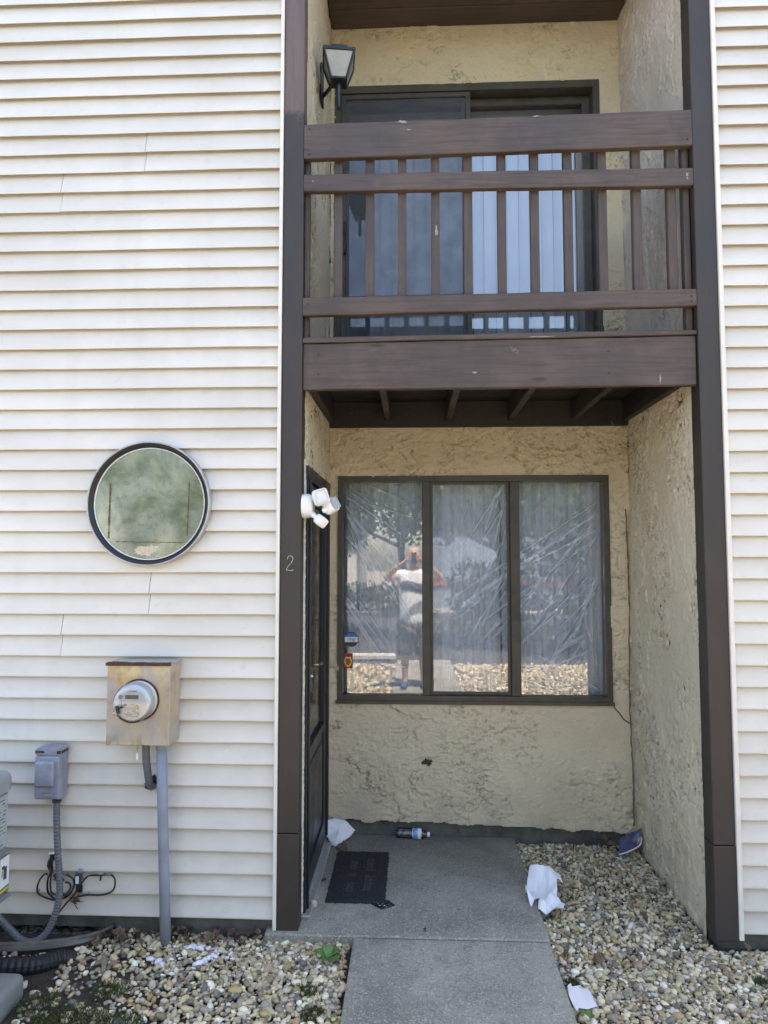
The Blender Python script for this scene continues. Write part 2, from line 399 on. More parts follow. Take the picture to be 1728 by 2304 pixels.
# meter box: weathered zinc with yellow and rust bloom
t = NT('meter_box')
a = t.noise((7, 7, 5), 5, .6, dist=1.0); b = t.noise((16, 16, 6), 5, .65, (3, 1, 2)); z = sepz(t)
c = t.mix(t.ramp(a, .38, .62), (.30, .31, .33), (.40, .36, .35))
c = t.mix(t.math('MULTIPLY', t.ramp(b, .35, .6), t.ramp(z, 1.02, 1.30, .40, 1.)), c, (.60, .47, .20))
c = t.mix(t.math('MULTIPLY', t.ramp(t.noise((12, 12, 9), 6, .7, (5, 2, 8)), .5, .68), t.ramp(z, 1.0, 1.30, .25, .9)), c, (.42, .20, .07))
c = t.mix(t.math('MULTIPLY', t.ramp(t.noise((20, 20, 14), 5), .5, .62), t.ramp(z, .99, .93, 0, .8)), c, (.24, .17, .07))
t.col(c); t.set(Roughness=.55, Metallic=.25); t.nrm(t.bump(t.noise((90, 90, 12), 4), .15, .002)); M['meter_box'] = t.m
# clouded round pane
t = NT('clouded_pane')
a = t.noise(6, 5, .6, dist=.8); b = t.noise(38, 5, .7); dots = t.noise(150, 3, .8)
c = t.mix(t.ramp(a, .35, .65), (.105, .135, .075), (.29, .32, .255))
c = t.mix(t.ramp(b, .50, .72, 0, .6), c, (.06, .08, .04)); c = t.mix(t.ramp(t.noise(16, 5, .65, (3, 3, 3)), .52, .70, 0, .5), c, (.27, .31, .14))
z = sepz(t); c = t.mix(t.math('MULTIPLY', t.ramp(dots, .58, .66), t.ramp(z, 1.98, 1.80, .15, .9)), c, (.04, .03, .02))
t.col(c); t.set(Roughness=.6); t.b.inputs['Coat Weight'].default_value = 1; t.b.inputs['Coat Roughness'].default_value = .06; t.b.inputs['Coat IOR'].default_value = 2.0
t.nrm(t.bump(t.noise(9, 3), .05, .01)); M['clouded'] = t.m

# ------------------------------------------------------------------ ground and walk
def struct(name, bm, mat): return tag(obj(name, bm, mat), kind='structure')
struct('ground', nbox(-80, 80, -80, 40, -.5, -.03), M['gravel_far'])
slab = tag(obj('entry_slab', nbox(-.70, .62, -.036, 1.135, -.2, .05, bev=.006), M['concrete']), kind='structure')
struct('front_walk', nbox(-.282, .612, -6.29, -.046, -.2, .047, bev=.006), M['concrete'])
struct('parking_lot', nbox(-40, 40, -17, -6.3, -.3, -.022), M['asphalt'])
struct('soil_bed', nbox(-3.2, -.29, -1.7, .02, -.3, -.004), M['soil'])
struct('soil_bed', nbox(.625, 3.0, -1.7, 1.12, -.3, -.004), M['soil'])

# ------------------------------------------------------------------ townhouse
house = empty('townhouse', 'two-storey townhouse with cream siding, brown posts and a stucco entry recess', 'house', (.4, .05, 0))
BW = 1.12
# siding walls and their courses
def clap_mesh(x0, x1, seed):
    n = max(2, int((x1-x0)/.045)); r = np.random.default_rng(seed)
    xs = np.linspace(x0, x1, n+1)
    ph = r.uniform(0, 6.28, 5); w1 = sum(np.sin(xs*k+p)*a for k, p, a in zip((2.1, 4.7, 9.0, 17), ph, (.0008, .0006, .0004, .0002)))
    w2 = sum(np.sin(xs*k+p)*a for k, p, a in zip((1.7, 5.3, 11), ph[::-1], (.0008, .0005, .0003)))
    prof = [(.0262, .160), (.0255, .122), (.0225, .100), (.0125, .055), (.0018, .014), (-.0012, .004), (-.0008, .0003), (.0006, -.0004), (.0016, .0010), (.0030, .0130), (.0135, .055), (.0215, .092), (.0250, .096)]
    V = []
    for y, z in prof: V.append(np.stack([xs, y+w1*(1 if z < .05 else .35), z+w2*(1 if z < .03 else .3)], 1))
    V = np.concatenate(V); F = []
    for j in range(len(prof)-1):
        for i in range(n): F.append((j*(n+1)+i, (j+1)*(n+1)+i, (j+1)*(n+1)+i+1, j*(n+1)+i+1))
    me = mesh_np('clapboard', V, F, M['vinyl'], True); me.materials.append(M['vinyl_lap_shade'])
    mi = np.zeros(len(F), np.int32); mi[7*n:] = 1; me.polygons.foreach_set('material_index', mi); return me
seams = {}
for zc, x in ((3.836, -1.362), (3.636, -1.794), (1.631, -1.292), (1.425, -1.725)):
    k = int((zc-.096)/.1016); 
    seams[k] = x; seams[k-1 if (zc-.096)/.1016-k < .5 else k+1] = x
for side, x0, x1, zb, ex in (('L', -3.3, -.664, .096, .1016), ('R', 1.496, 3.2, .078, .1011)):
    wall = part('siding_wall', nbox(x0, x1-.001 if side == 'L' else x1, .030, .11, .03, 5.9), M['foundation'], house)
    var = [clap_mesh(x0, x1, 10+k) for k in range(6)]
    cuts = {}
    k = 0
    while zb+k*ex < 5.85:
        if side == 'L' and k in seams:
            xs = seams[k]
            for a, b, dy, s in ((x0, xs-.0012, .0016, 50+k), (xs+.0018, x1, -.0006, 80+k)):
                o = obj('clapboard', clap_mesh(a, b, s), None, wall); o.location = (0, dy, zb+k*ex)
                o.matrix_parent_inverse = world_of(wall).inverted()
        else:
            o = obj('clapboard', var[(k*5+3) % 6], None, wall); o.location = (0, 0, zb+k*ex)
            o.matrix_parent_inverse = world_of(wall).inverted()
        k += 1
part('corner_trim', nbox(-.667, -.650, -.014, .05, .052, 5.9, bev=.002), M['trim'], house)
part('corner_trim', nbox(1.477, 1.498, -.014, .05, .055, 5.9, bev=.002), M['trim'], house)
part('foundation', nbox(-1.40, -.705, .034, .30, -.2, .10), M['foundation'], house)
part('foundation', nbox(-3.3, -1.402, .20, .30, -.4, .10), M['foundation'], house)
part('foundation', nbox(1.40, 3.2, .034, .30, -.2, .082), M['foundation'], house)
# posts (with the joint of the lower casing)
for x0, x1, zj in ((-.648, -.548, .49), (1.375, 1.475, .47)):
    bm = nbox(x0, x1, -.004, .098, zj+.002, 5.9, bev=.004)
    p = part('post', bm, M['wood_z'], house)
    part('post_casing', nbox(x0-.002, x1+.002, -.007, .097, .048, zj-.001, bev=.003), M['wood_z'], p)
    if x0 < 0:
        pts = [(-.611, -.006, 1.786), (-.609, -.006, 1.797), (-.600, -.006, 1.803), (-.590, -.006, 1.800), (-.585, -.006, 1.790), (-.588, -.006, 1.778), (-.598, -.006, 1.764), (-.608, -.006, 1.753), (-.614, -.006, 1.742), (-.615, -.006, 1.734), (-.604, -.006, 1.733), (-.592, -.006, 1.732), (-.583, -.006, 1.735)]
        num = part('house_number', tube(bmesh.new(), smooth_path(pts, 4), .0021, 6), plain('number_paint', (.36, .32, .28), .5, nscale=160, var=.7), p)
        num['label'] = 'painted metal numeral 2 with worn edges'
        sp = []
        zz = .08
        while zz < 2.3:
            sp.append((zz, .0045+.0035*random.random())); zz += .012
        bm = bmesh.new(); A = None
        for zz, wd in sp:
            q = [bm.verts.new((-.5475+.0006, .080, zz)), bm.verts.new((-.5475+.0006+wd*.9, .112, zz))]
            if A: bm.faces.new((A[0], q[0], q[1], A[1]))
            A = q
        part('peeling_caulk', bm, plain('old_caulk', (.55, .52, .44), .9, nscale=60, var=.3), p)
# stucco walls
def frame_wall(name, x0, x1, z0, z1, y0, y1, ox0, ox1, oz0, oz1, mat, ragged=False):
    bm = bmesh.new()
    box(bm, x0, ox0, y0, y1, z0, z1); box(bm, ox1, x1, y0, y1, z0, z1)
    box(bm, ox0, ox1, y0, y1, oz1, z1)
    if oz0 > z0: box(bm, ox0, ox1, y0, y1, z0, oz0)
    return part(name, bm, mat, house)
frame_wall('back_wall', -.56, 1.40, .20, 2.90, BW+.014, BW+.16, -.492, 1.246, .872, 2.322, M['stucco_back'])
# plaster relief, laid on as real trowel laps, pits and ledges
_TB = np.random.default_rng(99).random((64, 257, 257))
def vnoise(u, v, k):
    T = _TB[k % 64]; i = np.floor(u).astype(int); j = np.floor(v).astype(int); a = u-i; b = v-j
    a = a*a*(3-2*a); b = b*b*(3-2*b); i %= 256; j %= 256
    return (T[i, j]*(1-a)+T[i+1, j]*a)*(1-b)+(T[i, j+1]*(1-a)+T[i+1, j+1]*a)*b
def fbm(u, v, k, o=5, g=.55):
    r = 0; w_ = 1; tot = 0
    for q in range(o): r = r+w_*vnoise(u*2**q+q*17.3, v*2**q+q*9.1, k+q); tot += w_; w_ *= g
    return r/tot
def sst(a, b, x):
    t_ = np.clip((x-a)/(b-a), 0, 1); return t_*t_*(3-2*t_)
def relief(u, v, seed, su=1., sv=1.6, amp=1., pits=1.):
    U, W_ = u*su+5, v*sv+5
    wx = fbm(U*3, W_*3, seed+20, 4)-.5; wy = fbm(U*3, W_*3, seed+26, 4)-.5
    m1 = sst(.44, .60, fbm(u*2.1+3, v*2.1+1, seed+3, 4)); m2 = sst(.46, .58, fbm(u*3.2+9, v*2.7+4, seed+9, 4))
    n1 = fbm(U*4+wx*1.6, W_*4+wy*1.6, seed, 6, .62); n2 = fbm(U*8.5+wx*2, W_*8.5+wy*2, seed+5, 5, .6); n3 = fbm(U*27+wx, W_*27+wy, seed+11, 4, .65)
    h = .0065*sst(.492, .508, n1)*(.35+.65*m1)+.0045*sst(.545, .56, n2)*m2+.0036*sst(.52, .56, n3)*m1
    h = h-.0052*pits*sst(.585, .65, n3)*m2-.003*pits*sst(.60, .68, fbm(U*40, W_*40, seed+14, 3))*m2
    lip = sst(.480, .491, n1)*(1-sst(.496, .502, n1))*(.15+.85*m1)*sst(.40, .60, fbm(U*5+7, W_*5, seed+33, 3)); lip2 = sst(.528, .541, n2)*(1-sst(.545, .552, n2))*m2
    crevice_shade = np.clip(.85*lip+.5*lip2+pits*.45*sst(.62, .68, n3)*m2+.22*pits*sst(.60, .70, fbm(U*44, W_*44, seed+14, 3))*(.25+.75*m2), 0, .8)  # ledge and pit shade painted into the tint to strengthen the relief
    h = h+.006*(fbm(u*1.6, v*1.6, seed+17, 3)-.5)+.0035*(fbm(u*55, v*70, seed+30, 2)-.5)
    return 1.2*amp*h, crevice_shade
def plaster(plane, pos, u0, u1, v0, v1, res, mat, seed, hole=None, keep=None, **k):
    nu, nv = int((u1-u0)/res)+1, int((v1-v0)/res)+1; U, W_ = np.meshgrid(np.linspace(u0, u1, nu), np.linspace(v0, v1, nv))
    H_, SHD = relief(U, W_, seed, **k); sg = -1 if plane in ('y', '-x') else 1
    if plane != 'y': H_ = (H_-.005)*(.25+.75*sst(.0, .12, U-u0))
    V = np.stack([U, pos-H_, W_] if plane == 'y' else [pos+sg*H_, U, W_], -1).reshape(-1, 3)
    q = (np.arange(nv-1)[:, None]*nu+np.arange(nu-1)[None]).ravel(); F = np.stack([q, q+1, q+nu+1, q+nu], 1)
    if plane == '-x': F = F[:, ::-1]
    cu, cv2 = (U[:-1, :-1]+U[1:, 1:]).ravel()/2, (W_[:-1, :-1]+W_[1:, 1:]).ravel()/2; ok = np.ones(len(F), bool)
    if hole: ok &= ~((cu > hole[0]+.008) & (cu < hole[1]-.008) & (cv2 > hole[2]+.008) & (cv2 < hole[3]-.008))
    if keep is not None: ok &= keep(cu, cv2)
    F = F[ok]; used = np.unique(F); mp = np.zeros(len(V), int); mp[used] = np.arange(len(used))
    return part('stucco_wall', mesh_np('stucco_wall', V[used], mp[F], mat, True, np.repeat(1-.62*SHD.reshape(-1, 1)[used], 3, 1)), None, house)
rag = lambda x: .146-.05*(x+.56)/1.96-.03*np.clip(x-.9, 0, 9)+.055*(fbm(x*6+2, x*0+.5, 40, 5, .6)-.5)
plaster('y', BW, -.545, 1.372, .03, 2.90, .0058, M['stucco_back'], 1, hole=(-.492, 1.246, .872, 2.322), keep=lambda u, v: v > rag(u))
part('foundation', nbox(-.60, 1.41, BW+.022, BW+.16, -.2, .198), M['foundation'], house)
frame_wall('back_wall', -.58, 1.42, 2.90, 5.44, BW+.014, BW+.16, -.525, 1.238, 2.90, 4.962, M['stucco_up'])
plaster('y', BW, -.548, 1.374, 2.90, 5.44, .0068, M['stucco_up'], 7, hole=(-.525, 1.238, 2.70, 4.962), keep=lambda u, v: v > 2.9)
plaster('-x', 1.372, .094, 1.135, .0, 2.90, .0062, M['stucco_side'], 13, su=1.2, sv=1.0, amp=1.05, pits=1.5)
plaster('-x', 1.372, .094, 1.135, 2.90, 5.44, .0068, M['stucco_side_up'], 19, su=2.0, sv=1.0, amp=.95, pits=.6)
part('party_wall', nbox(1.385, 1.49, .100, 1.14, -.1, 5.42), M['foundation'], house)
# left reveal with door opening
bm = bmesh.new(); box(bm, -.64, -.556, .099, .125, .05, 2.262); box(bm, -.64, -.556, 1.045, 1.13, .12, 2.262); box(bm, -.64, -.556, .099, 1.13, 2.262, 5.44)
part('back_wall', bm, M['foundation'], house)
plaster('x', -.5475, .097, 1.13, .06, 5.44, .0072, M['stucco_door'], 25, hole=(.125, 1.045, -.1, 2.262), su=1.3, sv=.8, amp=.9, pits=2.2)
part('party_wall', nbox(-.75, -.645, .112, 1.3, -.1, 5.42), M['foundation'], house)
# upper ceiling, roof, fascia, core
part('soffit', nbox(-.60, 1.44, .10, BW+.1, 5.385, 5.44), M['wood_x'], house)
for k in range(6):
    part('soffit_board', nbox(-.54, 1.365, .105+k*.17, .268+k*.17, 5.366, 5.3845, bev=.003), M['wood_x'], house)
part('roof', nbox(-3.5, 3.4, -.03, 6.5, 5.9, 5.98), M['roof'], house)
part('rear_wall', nbox(-3.3, 3.2, 2.1, 6.3, -.1, 5.89), M['room'], house)
part('side_wall', nbox(-3.3, -3.1, .12, 2.09, -.1, 5.89), M['room'], house)
part('side_wall', nbox(3.0, 3.2, .12, 2.09, -.1, 5.89), M['room'], house)
part('room_floor', nbox(-3.09, 2.99, BW+.165, 2.09, 2.58, 2.88), M['room'], house)
part('room_floor', nbox(-3.09, 2.99, BW+.165, 2.09, -.1, .3), M['room'], house)
part('room_ceiling', nbox(-3.09, 2.99, BW+.165, 2.09, 5.45, 5.6), M['room'], house)
# patch of cracks: vertical settlement crack in the inner right corner
crk = NT('crack'); crk.col((.15, .13, .10)); crk.set(Roughness=1.)
pts = [(1.350+.005*math.sin(z*5)+random.uniform(-.003, .003), BW-.014+random.uniform(-.003, .003), z) for z in np.linspace(.14, 2.1, 60)]
part('wall_crack', tube(bmesh.new(), pts, [.003+.0035*random.random() for _ in pts], 5), crk.m, house)
pts = [(1.25, BW-.001, .865), (1.262, BW-.001, .842), (1.285, BW-.001, .818), (1.303, BW-.001, .79), (1.33, BW-.001, .768), (1.36, BW-.001, .752)]
part('wall_crack', tube(bmesh.new(), smooth_path(pts, 4), .0045, 5), crk.m, house)
hole = blotch(.085, .507, .034, .019, BW-.0085, 30, 15, .22)
part('wall_chip', hole, plain('chipped_plaster', (.06, .05, .038), 1, nscale=90, var=.6, bump=1), house)

# balcony
bal = bpy.data.objects.new('balcony', None); C.objects.link(bal); bal.parent = house; bal.matrix_parent_inverse = world_of(house).inverted(); bal.location = (.4, .05, 2.62)
def slope_beam(xl, xr, zl0, zl1, zr0, zr1, y0, y1, bev=.004, wob=.0018, seed=0):
    bm = bmesh.new(); n = 26; r = np.random.default_rng(seed); rings = []
    ph = r.uniform(0, 6, 4)
    for i in range(n+1):
        t_ = i/n; x = xl+(xr-xl)*t_; a = zl0+(zr0-zl0)*t_; b = zl1+(zr1-zl1)*t_
        a += wob*math.sin(x*5+ph[0])*.6+wob*.4*math.sin(x*13+ph[1]); b += wob*math.sin(x*4+ph[2])*.6+wob*.5*math.sin(x*17+ph[3])
        q = [(y0+bev, a), (y1-bev, a), (y1, a+bev), (y1, b-bev), (y1-bev, b), (y0+bev, b), (y0, b-bev), (y0, a+bev)]
        rings.append([bm.verts.new((x, yy, zz)) for yy, zz in q])
    for A, B in zip(rings, rings[1:]):
        for k in range(8): bm.faces.new((A[k], A[(k+1) % 8], B[(k+1) % 8], B[k]))
    bm.faces.new(rings[0]); bm.faces.new(rings[-1][::-1]); bmesh.ops.recalc_face_normals(bm, faces=bm.faces[:])
    return bm
XL, XR = -.5465, 1.3735
part('rim_beam', slope_beam(XL+.002, XR-.006, 2.623, 2.855, 2.627, 2.871, .016, .054, seed=1), M['wood_x'], bal)
part('cap_strip', slope_beam(XL, XR-.002, 2.857, 2.884, 2.873, 2.897, .006, .075, .003, seed=2), M['wood_x'], bal)
part('bottom_rail', slope_beam(XL, XR, 2.993, 3.083, 3.014, 3.098, .0, .038, seed=3), M['wood_x'], bal)
part('middle_rail', slope_beam(XL, XR, 3.63, 3.718, 3.617, 3.707, .0, .038, seed=4), M['wood_x'], bal)
part('top_rail', slope_beam(XL, XR, 3.797, 3.977, 3.82, 4.001, -.002, .037, seed=5), M['wood_x'], bal)
for i, x in enumerate([-.377, -.217, -.054, .113, .277, .445, .609, .775, .944, 1.113, 1.283]):
    z0 = 3.035+.015*random.random(); wv = .0215
    bm = nbox(x-wv, x+wv, .0395, .078, z0, 3.93, bev=.003)
    part('baluster', bm, M['wood_z0'], bal)
part('baluster', nbox(-.5465, -.522, .0395, .082, 2.885, 3.93, bev=.003), M['wood_z0'], bal)
part('baluster', nbox(1.338, 1.3685, .0395, .088, 2.899, 3.93, bev=.003), M['wood_z0'], bal)
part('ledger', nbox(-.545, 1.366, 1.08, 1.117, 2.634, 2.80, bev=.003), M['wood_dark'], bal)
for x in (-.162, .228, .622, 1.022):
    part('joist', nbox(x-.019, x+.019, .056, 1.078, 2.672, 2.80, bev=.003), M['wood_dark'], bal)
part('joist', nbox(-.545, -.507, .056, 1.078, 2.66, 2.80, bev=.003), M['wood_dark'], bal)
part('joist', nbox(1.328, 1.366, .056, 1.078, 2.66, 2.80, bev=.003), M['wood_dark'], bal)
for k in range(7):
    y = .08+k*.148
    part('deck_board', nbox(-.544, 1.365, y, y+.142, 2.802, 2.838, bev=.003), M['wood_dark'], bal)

chip = plain('bare_wood_chip', (.30, .26, .23), .8, nscale=90, var=.2)
for cx_, cz_, rx_, rz_, y_, sd_ in ((-.052, 3.977, .020, .007, -.0045, 61), (-.02, 3.935, .014, .003, -.0028, 62), (.62, 3.986, .018, .003, -.0042, 63), (.118, 3.425, .008, .026, .0388, 64), (1.346, 3.672, .006, .010, -.001, 65), (1.346, 3.652, .004, .005, -.001, 66), (1.196, 2.655, .004, .020, .0150, 67), (.30, 2.70, .010, .004, .0152, 68), (.62, 2.872, .06, .002, .0048, 69), (-.50, 3.68, .004, .004, -.001, 70)):
    part('paint_chip', blotch(cx_, cz_, rx_, rz_, y_, 16, sd_, .3), chip, bal)
for cx_, cz_ in ((-.52, 3.95), (-.52, 3.82), (1.35, 3.85), (1.35, 3.06), (-.52, 3.05), (1.35, 3.035), (-.47, 2.80), (-.47, 2.70), (.95, 2.80), (.95, 2.69)):
    part('nail_head', lathe(bmesh.new(), [(.0055, -.002), (.005, .0015), (0, .002)], 8, axis((cx_, -.0025 if cz_ > 3.7 else (-.0005 if cz_ > 3 else .0155), cz_), (0, -1, 0))), M['rust'], bal)
# sliding balcony door
sld = bpy.data.objects.new('sliding_door', None); C.objects.link(sld); sld.parent = house; sld.matrix_parent_inverse = world_of(house).inverted(); sld.location = (.35, BW, 2.85)
bm = bmesh.new(); fx0, fx1, fz1 = -.524, 1.237, 4.961
box(bm, fx0, fx0+.042, BW-.006, BW+.12, 2.842, fz1); box(bm, fx1-.042, fx1, BW-.006, BW+.12, 2.842, fz1)
box(bm, fx0+.042, fx1-.042, BW-.006, BW+.12, fz1-.05, fz1); box(bm, fx0+.042, fx1-.042, BW-.004, BW+.12, 2.842, 2.885)
part('frame', bm, M['frame'], sld)
def sash(x0, x1, z0, z1, y0, y1, wd, root, name='sash', mat=None, wt=None):
    bm = bmesh.new(); wt = wt or wd
    box(bm, x0, x0+wd, y0, y1, z0, z1); box(bm, x1-wd, x1, y0, y1, z0, z1); box(bm, x0+wd, x1-wd, y0, y1, z1-wt, z1); box(bm, x0+wd, x1-wd, y0, y1, z0, z0+wt)
    return part(name, bm, mat or M['frame'], root)
def pane(x0, x1, z0, z1, y, root, mat, name='pane'):
    return part(name, nbox(x0, x1, y, y+.005, z0, z1), mat, root)
sash(-.480, .386, 2.888, 4.908, BW+.006, BW+.034, .030, sld, 'screen_frame')
part('insect_screen', nbox(-.452, .357, BW+.018, BW+.0195, 2.917, 4.879), M['screen'], sld)
sash(-.480, .384, 2.889, 4.907, BW+.044, BW+.076, .050, sld)
pane(-.432, .336, 2.937, 4.859, BW+.058, sld, M['glass_up'])
sash(.331, 1.193, 2.8895, 4.9065, BW+.082, BW+.112, .050, sld)
pane(.379, 1.145, 2.938, 4.8575, BW+.095, sld, M['glass_up'])
part('door_handle', nbox(-.468, -.440, BW-.02, BW+.006, 3.80, 4.02, bev=.004), M['dark_gloss'], sld)
vb = empty('vertical_blind', 'white vertical blind hanging behind the balcony sliding door', 'blind', (.35, BW+.24, 2.9))
bmv = rbox(.089, .0016, 1.96, 0, M=Matrix.Translation((0, 0, 0))); vm = bpy.data.meshes.new('vane')
# curved vane
V = []; F = []
for i in range(7):
    u = -1+i/3; V += [(u*.0445, .007*(1-u*u), -.98), (u*.0445, .007*(1-u*u), .98)]
F = [(2*i, 2*i+2, 2*i+3, 2*i+1) for i in range(6)]
vane = mesh_np('vane', V, F, M['blind']); bmv.free()
for i in range(21):
    if 0 <= i < 2: continue
    x = -.42+i*.0795
    o = obj('vane', vane, None, vb); o.location = (x-.35, random.uniform(-.004, .004), .975); o.rotation_euler = (0, random.uniform(-.004, .004), R(24+random.uniform(-6, 6)))
part('head_rail', nbox(-.47, 1.20, BW+.215, BW+.265, 4.83+.035, 4.87+.035), M['white_plastic'], vb)

# front window
fwn = bpy.data.objects.new('front_window', None); C.objects.link(fwn); fwn.parent = house; fwn.matrix_parent_inverse = world_of(house).inverted(); fwn.location = (.38, BW, .87)
bm = bmesh.new(); a0, a1, b0, b1 = -.490, 1.244, .874, 2.320
box(bm, a0, a0+.034, BW-.012, BW+.09, b0, b1); box(bm, a1-.034, a1, BW-.012, BW+.09, b0, b1)
box(bm, a0+.034, a1-.034, BW-.012, BW+.09, b1-.038, b1); box(bm, a0+.034, a1-.034, BW-.014, BW+.09, b0, b0+.046)
part('frame', bm, M['frame'], fwn)
for x0, x1 in ((.054, .106), (.616, .676)):
    part('mullion', nbox(x0, x1, BW-.009, BW+.08, .9205, 2.2815, bev=.003), M['frame'], fwn)
sash(.107, .615, .9215, 2.281, BW+.016, BW+.046, .017, fwn, 'sliding_sash', M['frame'])
pane(-.455, .0535, .9205, 2.2815, BW+.020, fwn, M['glass'])
pane(.1245, .5975, .9390, 2.2635, BW+.030, fwn, M['glass'])
pane(.6765, 1.2095, .9205, 2.2815, BW+.020, fwn, M['glass'])
part('sill_lip', nbox(-.497, 1.251, BW-.022, BW-.0145, .868, .890, bev=.002), M['frame'], fwn)

# plastic film behind the glass: one creased sheet
nx, nz = 420, 340; X, Z = np.meshgrid(np.linspace(-.45, 1.20, nx), np.linspace(.925, 2.28, nz))
H = np.zeros_like(X); CM = np.zeros_like(X); r = np.random.default_rng(21)
def crease(x0, z0, ang, ln, amp, wd, spread=0):
    d = np.array([math.cos(ang), math.sin(ang)]); u = (X-x0)*d[0]+(Z-z0)*d[1]; v = -(X-x0)*d[1]+(Z-z0)*d[0]
    w_ = wd+spread*np.clip(u, 0, 9); return amp*np.exp(-(v/w_)**2)*np.clip(u/.05, 0, 1)*np.clip((ln-u)/(.4*ln), 0, 1)
for (cx, cz, a0_, a1_, n_, lm) in ((1.20, 2.02, 206, 246, 15, 1.5), (1.20, 1.62, 215, 250, 9, .9), (1.20, .95, 150, 200, 9, .7), (-.45, 2.05, 292, 318, 13, 1.2), (-.45, 1.60, 296, 322, 12, .8), (-.45, 2.26, 305, 345, 10, .7), (.60, 2.28, 232, 262, 12, .9), (1.1, 1.25, 200, 235, 10, .8), (-.30, 1.0, 340, 372, 6, .5), (.62, 1.75, 236, 252, 8, .7)):
    for k in range(int(n_*.62)):
        x0_, z0_, an, ln, wd = cx+r.normal(0, .03), cz+r.normal(0, .07), R(r.uniform(a0_, a1_)), lm*r.uniform(.35, 1.), r.uniform(.0035, .0085)
        c_ = crease(x0_, z0_, an, ln, 1., wd, .006); H += c_*r.uniform(.004, .011)*r.choice([1, -1]); CM += c_*r.uniform(.35, 1.)
for k in range(170):
    c_ = crease(r.uniform(-.45, 1.2), r.uniform(.95, 2.3), R(r.uniform(225, 290)), r.uniform(.06, .35), 1., r.uniform(.0025, .006)); H += c_*r.uniform(.001, .005)*r.choice([1, -1]); CM += c_*r.uniform(0, .45)
for zf in np.arange(1.05, 2.3, .205): H += .0016*np.exp(-((Z-zf)/.003)**2)
for xf in np.arange(-.38, 1.2, .17): H += .0012*np.exp(-((X-xf)/.003)**2)
CM = np.clip(CM, 0, 1)
V = np.stack([X, BW+.112+H, Z], -1).reshape(-1, 3); i = np.arange((nz-1)*nx).reshape(nz-1, nx)[:, :-1].ravel()
fl = obj('plastic_film', mesh_np('plastic_film', V, np.stack([i, i+1, i+nx+1, i+nx], 1), M['film'], True, np.repeat(CM.reshape(-1, 1), 3, 1)))
tag(fl, 'creased clear plastic film stretched inside the three-part front window', 'plastic film')
# curtain, two drops with a dark gap
def curtain(x0, x1, seed, label):
    n = int((x1-x0)/.006); xs = np.linspace(x0, x1, n); zs = np.linspace(.80, 2.42, 14); r = np.random.default_rng(seed)
    ph = np.cumsum(r.uniform(.8, 1.25, n)); ph = ph/ph[-1]*(x1-x0)/.088*2*math.pi
    V = []
    for z in zs: V.append(np.stack([xs+.006*math.sin(z*3), BW+.20+.026*np.sin(ph+.15*math.sin(z*2+seed))+.006*np.sin(ph*2.3), np.full(n, z)], 1))
    V = np.concatenate(V); i = np.arange((len(zs)-1)*n).reshape(-1, n)[:, :-1].ravel()
    o = obj('curtain', mesh_np('curtain', V, np.stack([i, i+1, i+n+1, i+n], 1), M['curtain']))
    tag(o, label, 'curtain')
curtain(-.49, .575, 4, 'wide pleated grey curtain behind the left and centre panes of the front window')
curtain(.590, 1.02, 5, 'narrow pleated grey curtain behind the right pane, beside the dark slit')
curtain(1.028, 1.25, 6, 'narrowest grey curtain strip against the right jamb of the front window')

# stickers on the glass
st = empty('security_sticker', 'octagonal blue and white security sticker on the left window pane', 'sticker', (-.403, BW+.0185, 1.268))
def octo(rad, y0, y1, zc=0, lo=-9, hi=9):
    bm = bmesh.new(); pts = []
    for k in range(8):
        a = R(22.5+45*k); pts.append((rad*math.cos(a), rad*math.sin(a)))
    out = []
    for k in range(8):                                   # clip between lo and hi
        p, q = pts[k], pts[(k+1) % 8]
        for lim, sg in ((lo, 1), (hi, -1)): pass
        out.append(p)
    def clip(poly, lim, sg):
        res = []
        for k in range(len(poly)):
            p, q = poly[k], poly[(k+1) % len(poly)]; a, b = sg*(p[1]-lim), sg*(q[1]-lim)
            if a >= 0: res.append(p)
            if a*b < 0:
                s = a/(a-b); res.append((p[0]+(q[0]-p[0])*s, p[1]+(q[1]-p[1])*s))
        return res
    out = clip(clip(out, lo, 1), hi, -1)
    return prism(bm, out, y0, y1)
obj('backing', octo(.050, -.0008, 0), M['navy_sticker'], st)
obj('upper_band', octo(.0455, -.0016, -.0010, lo=.016), M['blue_sticker'], st)
obj('white_band', octo(.0455, -.0016, -.0010, lo=-.017, hi=.0155), M['label_white'], st)
obj('lower_band', octo(.0455, -.0016, -.0010, hi=-.0175), M['navy_sticker'], st)
FR = Matrix.Rotation(R(90), 4, 'X')
obj('lettering', text_mesh('ring', .030, Matrix.Translation((0, -.0022, .001)) @ FR, .0004), M['label_ink'], st)
st = empty('badge_sticker', 'small dark red sticker with a gold shield badge on the left window pane', 'sticker', (-.423, BW+.0185, 1.132))
obj('backing', nbox(-.029, .029, -.0008, 0, -.048, .048), M['red_sticker'], st)
sh = [(0, -.040), (.016, -.030), (.024, -.012), (.022, .006), (.018, .016), (.020, .022), (.010, .026), (0, .022), (-.010, .026), (-.020, .022), (-.018, .016), (-.022, .006), (-.024, -.012), (-.016, -.030)]
obj('shield', prism(bmesh.new(), sh, -.0018, -.0010), M['gold'], st)
obj('shield_field', prism(bmesh.new(), [(x*.72, z*.72-.002) for x, z in sh], -.0025, -.0020), plain('badge_dark', (.17, .12, .05), .4, .5, nscale=120, var=.6), st)

